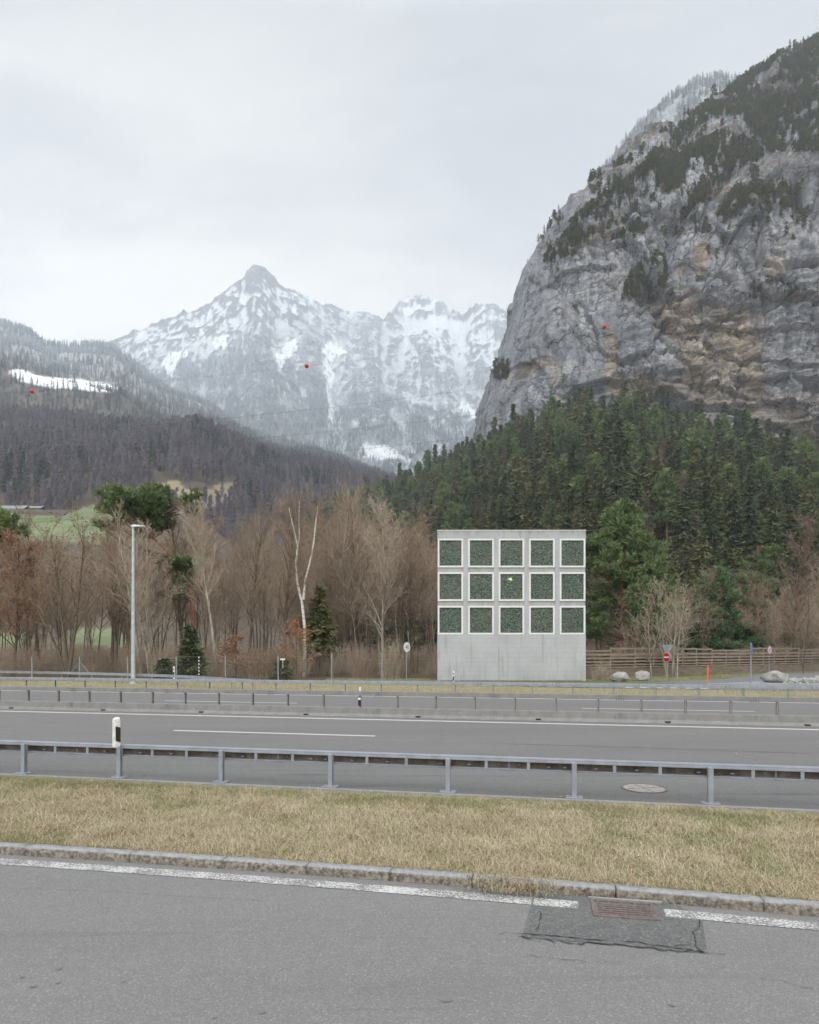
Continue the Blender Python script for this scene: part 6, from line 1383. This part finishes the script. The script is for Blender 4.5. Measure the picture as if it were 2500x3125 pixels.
# ---------------------------------------------------------------- trees on the rock face
r3 = lambda L_: [(1500 + .58 * u, 50 + .58 * v) for u, v in L_]
CP = [(r3([(1240, 330), (1725, 60), (2200, -200), (2200, 680), (1725, 690), (1500, 700), (1380, 750), (1370, 620), (1330, 520), (1260, 510), (1160, 520), (1060, 580), (1000, 500), (1080, 430), (1160, 370)]), 1.0), (r3([(1030, 540), (1075, 620), (890, 770), (740, 910), (650, 1010), (540, 1130), (430, 1240), (270, 1300), (300, 1230), (390, 1140), (470, 1030), (540, 960), (640, 880), (760, 800), (920, 670)]), 1.0),
      (r3([(1380, 740), (1300, 800), (1150, 920), (1000, 1080), (945, 1120), (940, 1080), (1010, 980), (1080, 870), (1180, 750), (1300, 690)]), 1.0), (r3([(860, 900), (880, 780), (1000, 690), (1170, 640), (1200, 700), (1150, 780), (1030, 800), (1000, 880), (930, 920)]), .6),
      (r3([(1190, 610), (1380, 600), (1380, 740), (1250, 760), (1190, 700)]), .7), (r3([(1190, 1040), (1250, 950), (1400, 890), (1560, 900), (1640, 1000), (1500, 1010), (1350, 1050)]), .55), (r3([(690, 1480), (730, 1360), (830, 1260), (920, 1270), (930, 1420), (860, 1450)]), 1.0),
      (r3([(1330, 1490), (1350, 1420), (1440, 1370), (1500, 1380), (1725, 1430), (1725, 1490), (1600, 1450), (1440, 1490)]), .7), ([(1504, 1156), (1508, 1110), (1554, 1108), (1550, 1150)], 1.0), (r3([(640, 1100), (700, 1050), (830, 1090), (800, 1140), (640, 1170)]), .6), (r3([(700, 970), (760, 900), (830, 910), (740, 1040)]), .5), (r3([(560, 1040), (700, 900), (760, 940), (600, 1080)]), .45)]
cx, cy = CL_px.ravel(), CL_py.ravel(); CPt = CL_P.reshape(-1, 3); wgt = np.zeros(len(cx))
jj = fbm(N3(cx * .02, cy * .02, 5.), 3) * 14
for poly, a in CP: wgt = np.maximum(wgt, in_poly(cx + jj, cy - 14 + jj * .5, poly) * a)
wgt = np.maximum(wgt, .10 * sstep(cy, 900, 640) * (fbm(N3(cx * .015, cy * .015, 8.), 3) > .1)); wgt[(cx < 1450) | (cx > 2700)] = 0
wgt *= (CL_P[..., 1] < 1100).ravel()
dist = np.linalg.norm(CPt, axis=1); area_w = wgt * 1.0
idx = r.choice(len(cx), 15000, replace=False, p=area_w / area_w.sum()); CT = CPt[idx] + r.normal(size=(len(idx), 3)) * [.8, .8, 0]; CT[:, 2] -= 1.2
cs = [single(spruce_arrays(np.random.RandomState(51), 15, 2.8, tiers=13, per=7, dens=.8, open_=.2, start=.22), 'spruce_tree', [M_bark_dark, M_spruce], (0, 0, 0), 'dark conifer on the ledge in the middle of the rock face', 'conifers on the rock face'),
      single(pine_arrays(np.random.RandomState(52), 13, [(0, 0, -.4), (.2, 0, 6), (0, 0, 13)], .2, clumps_cone(np.random.RandomState(53), 16, 13, 5.5, 2.6, r=(.9, 1.4)), needle=.6, per=22), 'pine_tree', [M_bark, M_spruce_olive], (0, 0, 0), 'dark pine on the ledge beside the ledge conifer on the rock face', 'conifers on the rock face')]
tgt = [int(np.argmin((cx - a) ** 2 + (cy - b) ** 2 + 1e9 * (CPt[:, 1] > 800))) for a, b in ((1985, 880), (2010, 870))]
for o_, k in zip(cs, tgt): o_.location = tuple(CPt[k] - [0, 1, 1.2])
gn_scatter('conifer_forest', CT, r.uniform(.38, .82, len(CT)), r.rand(len(CT)) * 6.28, [cs[0], cs[1], cs[1], cs[0]], label='dark conifers in belts on the ledges and top of the rock face')
# bare trees between
idx = r.choice(len(cx), 2400, replace=False, p=area_w / area_w.sum()); CB = CPt[idx] - [0, 0, .8]; gn_scatter('bare_woodland', CB, r.uniform(.35, .65, len(CB)), r.rand(len(CB)) * 6.28, [b0, b1], label='grey brown bare trees between the conifers on the rock face')
# frosted trees on the far ridge
fz = single(spruce_arrays(np.random.RandomState(61), 16, 2.7, tiers=12, per=7, dens=.6, open_=.2), 'spruce_tree', [M_frost, M_frost], (0, 0, 0), 'white frosted spruce on the crest of the ridge behind the rock face', 'frosted spruces on the far ridge')
FP = fan_pts(4200, 9, 1780, 2500, 1000, 1262, h_fr); FP[:, 2] -= .5; n_ = fbm(N3(FP[:, 0] * .02, FP[:, 1] * .02), 3); k_ = (n_ > -.12) | (FP[:, 1] > 1215); FP = FP[k_]
fz.location = tuple(FP[0]); gn_scatter('frosted_forest', FP[1:], r.uniform(.5, 1.05, len(FP) - 1), r.rand(len(FP) - 1) * 6.28, [fz], label='white frosted trees on the ridge behind the rock face')
# ---------------------------------------------------------------- undergrowth behind the fences
def shrub(seed, m_, at, lab, leaf=None, H=2.6):
    r = np.random.RandomState(seed); tn = []
    for s in range(34):
        az = r.rand() * 6.28; d = np.array([math.cos(az) * .45 * r.rand(), math.sin(az) * .45 * r.rand(), 1.0]); d /= np.linalg.norm(d); p = np.array([r.normal() * .35, r.normal() * .35, -.1]); L = H * (.5 + .6 * r.rand())
        for i in range(5):
            q = p + d * L / 5; tn.append([*p, *q, .013 - .0018 * i, .011 - .0018 * i]); d = d + r.normal(size=3) * .16; d /= np.linalg.norm(d)
            for _ in range(4): e = d + r.normal(size=3) * .6; e /= np.linalg.norm(e); g = q + e * L * .2 * r.rand(); tn.append([*q, *g, .007, .004]); tn.append([*g, *(g + (e + r.normal(size=3) * .5) * .2), .005, .003])
            p = q
    V, Fq = segs_mesh(tn, 3); parts = [(V, Fq, 0)]
    if leaf: tn = np.array(tn); k = r.choice(len(tn), 260); V2, F2 = leaf_quads(tn[k, 3:6], .09, r, aspect=.8); parts.append((V2, F2, 1, r.rand(len(V2))))
    return single(parts, 'shrub', [m_] + ([leaf] if leaf else []), at, lab, 'bare shrubs behind the fences', 'shrub')
s0 = shrub(1, M_twig, gpt(1095, 49.5), 'bare brown shrub behind the mesh fence left of the 40 sign'); s1 = shrub(2, M_twig_pale, gpt(1200, 49.3), 'pale bare shrub behind the mesh fence right of the 40 sign', H=3.0); s2 = shrub(3, M_twig, gpt(780, 49.6), 'shrub with orange brown leaves behind the mesh fence', M_russet, 2.2)
s3 = shrub(4, M_twig_pale, gpt(1835, 46.6), 'small reddish bare bush against the timber wall beside the building', None, 1.5); tag(s3, group='bare shrubs behind the fences')
n = 620; U = np.stack([r.uniform(-60, 1330, n), np.sqrt(r.uniform(49.5 ** 2, 105 ** 2, n))], 1); P_ = np.stack([(U[:, 0] - CX) / F * U[:, 1], U[:, 1], 0 * U[:, 0]], 1)
n2 = 260; U2 = np.stack([r.uniform(1795, 2600, n2), np.sqrt(r.uniform(58 ** 2, 100 ** 2, n2))], 1); U2[:, 1] += 8 * sstep(U2[:, 0], 1900, 2500); P2_ = np.stack([(U2[:, 0] - CX) / F * U2[:, 1], U2[:, 1], 0 * U2[:, 0]], 1); P_ = np.concatenate([P_, P2_])
gn_scatter('undergrowth', P_, r.uniform(.3, .95, len(P_)), r.rand(len(P_)) * 6.28, [s0, s1, s0, s2, s1], label='tangled bare undergrowth behind the fences')
# ---------------------------------------------------------------- barns on the green meadow
M_barnwood = flat('barn_wood', (.12, .10, .085), .9, var=.3); M_barnroof = flat('barn_roof', (.22, .225, .235), .8, var=.2)
def barn(px0, px1, ybase, Y, h, rh, lab, dpt=9):
    X0, X1 = (px0 - CX) / F * Y, (px1 - CX) / F * Y; zb = W(0, ybase, Y)[2]; root = empty('barn', ((X0 + X1) / 2, Y, zb), 0, lab, 'barn'); w2 = (X1 - X0) / 2
    m = MB(); m.box((0, dpt / 2, h / 2 - 1.5), (2 * w2, dpt, h + 3)); m.build('wall', M_barnwood, root)
    m = MB(); m.box((0, dpt * .22, h + rh * .45), (2 * w2 + 1.4, dpt * .62, .25), M=Matrix.Rotation(math.atan2(rh, dpt / 2), 3, 'X')); m.box((0, dpt * .78, h + rh * .45), (2 * w2 + 1.4, dpt * .62, .25), M=Matrix.Rotation(-math.atan2(rh, dpt / 2), 3, 'X')); m.build('roof', M_barnroof, root)
    m = MB(); m.box((0, -.05, .9), (w2 * .4, .1, 1.8)); m.build('door', M_darkin, root)
barn(-60, 70, 1567, 395, 3.0, 2.6, 'long grey roofed barn at the far left on the green meadow')
barn(86, 122, 1563, 400, 2.6, 1.6, 'small grey shed right of the long barn on the meadow', 6)
# ================================================================ dry grass between the near kerb and the guardrail
rg = np.random.RandomState(42)
def blades(name, base, L, lean_dir, lean, wdt, tone, green, m_, kind='stuff', label=None):
    """curved ribbons: 3 cross sections then a tip"""
    n = len(base); ca, sa = np.cos(lean_dir), np.sin(lean_dir); d = np.stack([ca, sa], 1); s = np.stack([-sa, ca], 1); V = np.zeros((n, 7, 3)); fr = [0, .4, .75]; 
    for i, f in enumerate(fr):
        ang = lean * f; x = L * lean * f * f * .75; z = L * f * (1 - .28 * lean * f); z = np.maximum(z, .004)
        w2 = wdt * (1 - .45 * f) / 2
        for j, sg in enumerate((-1, 1)): V[:, i * 2 + j, :2] = base[:, :2] + d * x[:, None] + s * (w2 * sg)[:, None]; V[:, i * 2 + j, 2] = base[:, 2] + z
    x = L * lean * .78; z = np.maximum(L * (1 - .52 * lean), .006); V[:, 6, :2] = base[:, :2] + d * x[:, None]; V[:, 6, 2] = base[:, 2] + z
    b = np.arange(n)[:, None] * 7; Q = np.concatenate([b + [0, 1, 3, 2], b + [2, 3, 5, 4]]); T = b + [4, 5, 6]
    return tag(mesh_np(name, V.reshape(-1, 3), [Q, T], m_, attrs={'tone': np.repeat(tone, 7), 'green': np.repeat(green, 7)}), label, None, None, kind)
def zone(n, x0, x1):
    out = []
    X = rg.uniform(x0, x1, n); yk = kerb_y(X) + .135; yr = (10.36 - .1961 * X) / .9806; v = rg.rand(n); return X, yk + (yr - yk) * v, v
# soil sheet
xs_ = np.arange(-15, 13.01, .25); V = []; nv = 22
for x in xs_:
    yk = kerb_y(x) + .13; yr = (10.39 - .1961 * x) / .9806
    for j in range(nv):
        y = yk + (yr - yk) * j / (nv - 1); V.append((x, y, .085 - .045 * sstep(j / (nv - 1), .85, 1) + .03 * pn(np.array([x * 1.3, y * 1.6, 0.])) * (0 < j < nv - 1) + .02 * pn(np.array([x * 4, y * 4, 3.]))))
Fq = grid_faces(len(xs_), nv)[:, ::-1]; tag(mesh_np('grass_ground', V, [Fq], M_soil, smooth=True), kind='structure')
n = 190000; X, Yy, v = zone(n, -9.2, 6.6)
dens = fbm(N3(X * 2.2, Yy * 2.2), 3); gm = fbm(N3(X * .9, Yy * 1.2, 4.0), 4); gf = fbm(N3(X * 3.3, Yy * 3.3, 9.), 3)
wet = sstep(v, .60, .92) * .55 + .22 * sstep(-X, 2, 7) * sstep(v, .45, .9)
green = ((gm * 1.2 + gf * .7 + wet + rg.normal(size=n) * .16) > .33) * rg.uniform(.4, 1, n)
comb = fbm(N3(X * 1.3, Yy * 1.3, 20.), 3) * 5.5 + 2.2
tone = np.clip(.50 + .30 * fbm(N3(X * 1.6, Yy * 1.6, 33.), 4) - .14 * sstep(v, .6, 1.) - .10 * sstep(-X, 1, 7) + rg.normal(size=n) * .22, 0, 1)
L = rg.uniform(.04, .125, n) * (1 + .8 * (rg.rand(n) < .15)) * (1 + .5 * dens) * (1 - .6 * sstep(v, .88, 1)) * (1 - .35 * sstep(v, .05, 0)); lean = np.clip(rg.normal(1.5, .28, n), .3, 1.87)
zb = .075 + .03 * pn(np.stack([X * 1.3, Yy * 1.6, 0 * X], 1)) + .02 * pn(np.stack([X * 4, Yy * 4, 0 * X + 3], 1)) + rg.rand(n) * .022
zb -= .045 * sstep(v, .85, 1)
blades('dry_grass', np.stack([X, Yy, zb], 1), L * (1 - .35 * green), comb + rg.normal(size=n) * 1.7, lean * (1 - .4 * green), rg.uniform(.0022, .0048, n), tone, green, M_straw, label='matted straw coloured grass with green tufts between kerb and guardrail')
# straw spilling over the kerb
n = 900; X = rg.normal(1.0, .22, n); X = np.clip(X, .2, 1.6); o_ = rg.uniform(-.12, .1, n); B = np.array([kerb_pt(a, b) for a, b in zip(X, o_)]); zz = np.where(o_ > 0, .10, .004 + .09 * (1 + o_ / .12)) * rg.uniform(.4, 1, n)
blades('dry_grass', np.stack([B[:, 0], B[:, 1], zz], 1), rg.uniform(.07, .17, n), -math.pi / 2 + rg.normal(size=n) * .9, np.clip(rg.normal(1.3, .3, n), .2, 1.8), rg.uniform(.0025, .005, n), np.clip(rg.normal(.5, .25, n), 0, 1), np.zeros(n), M_straw, label='tuft of straw spilling over the kerb onto the front road')
# dead leaves
n = 46; X, Yy, v = zone(n, -8, 6); Xs = np.concatenate([X, [1.12, 1.2, 1.05, 3.0, 3.03]]); Ys = np.concatenate([Yy, [kerb_y(1.12) - .03, kerb_y(1.2) - .05, kerb_y(1.0) - .04, 7.1, 7.12]])
zz = np.concatenate([np.full(n, .17), [.07, .06, .075, .15, .15]])
for i, (x, y, z) in enumerate(zip(Xs, Ys, zz)):
    q = rg.rand() * 6.28; s = rg.uniform(.022, .045); e = np.array([math.cos(q), math.sin(q)]); f = np.array([-e[1], e[0]]) * .6; P = [(x, y)] + []
    pts = [np.array([x, y]) + e * s, np.array([x, y]) + f * s, np.array([x, y]) - e * s, np.array([x, y]) - f * s]; V = [(*pts[0], z + .012), (*pts[1], z), (*pts[2], z + .014), (*pts[3], z - .006), (x, y, z - .004)]
    o = mesh_np('dead_leaf', V, [np.array([[0, 1, 4], [1, 2, 4], [2, 3, 4], [3, 0, 4]])], M_russet); o.location = (0, 0, 0)
    tag(o, 'red brown dead leaf in the straw spilling over the kerb' if z < .1 else 'small brown dead leaf lying in the dry grass', 'leaf', 'dead leaves in the dry grass')
# far verge and green strips
def far_grass(name, n, fx, fy, z, L0, L1, tone, green, label, w=(.008, .016)):
    X, Yy = fx(n), None; Yy = fy(X); g = np.clip(green + .6 * fbm(N3(X * .35, Yy * .6, 3.), 3) + rg.normal(size=n) * .15, 0, 1) * (rg.rand(n) < .7); tn = np.clip(tone + .25 * fbm(N3(X * .5, Yy * .8, 7.), 3) + rg.normal(size=n) * .18, 0, 1)
    blades(name, np.stack([X, Yy, np.full(n, z)], 1), rg.uniform(L0, L1, n), rg.rand(n) * 6.28, np.clip(rg.normal(.8, .35, n), .1, 1.7), rg.uniform(*w, n), tn, g, M_straw, label=label)
far_grass('dry_grass', 60000, lambda n: rg.uniform(-26, 24, n), lambda X: (rg.uniform(31.75, 39.0, len(X)) + 1.2 * (X < -5) * rg.rand(len(X)) * 4 - .1961 * X) / .9806, -.02, .05, .13, .55, .10, 'pale dry grass strip beyond the motorway', (.006, .012))
def fyb(X):
    lo = np.where(X < 12, np.where(X > 1.5, 45.35, 44.9 - X * .0), 45.9); hi = np.where(X < 12, np.where(X > 1.5, 45.78, 48.6), 48.0 + (X - 12) * .57); out = lo + (hi - lo) * rg.rand(len(X)); return out
far_grass('green_grass', 26000, lambda n: np.where(rg.rand(n) < .3, rg.uniform(1.6, 12, n), np.where(rg.rand(n) < .4, rg.uniform(-6, 1.6, n), rg.uniform(12, 21, n))), fyb, -.02, .05, .14, .45, .55, 'green grass along the foot of the concrete building and timber wall', (.008, .016))
far_grass('green_grass', 14000, lambda n: rg.uniform(18, 40, n), lambda X: np.interp(X, [18, 22.7, 27.3, 31.4, 36.4, 40], [45.2, 48.2, 53.1, 57.9, 58.8, 59]) + rg.rand(len(X)) * np.interp(X, [18, 22, 28, 36, 40], [5, 5.0, 3.5, 3.5, 4]), -.02, .05, .13, .45, .75, 'green grass verge between the side road and the timber wall', (.01, .018))
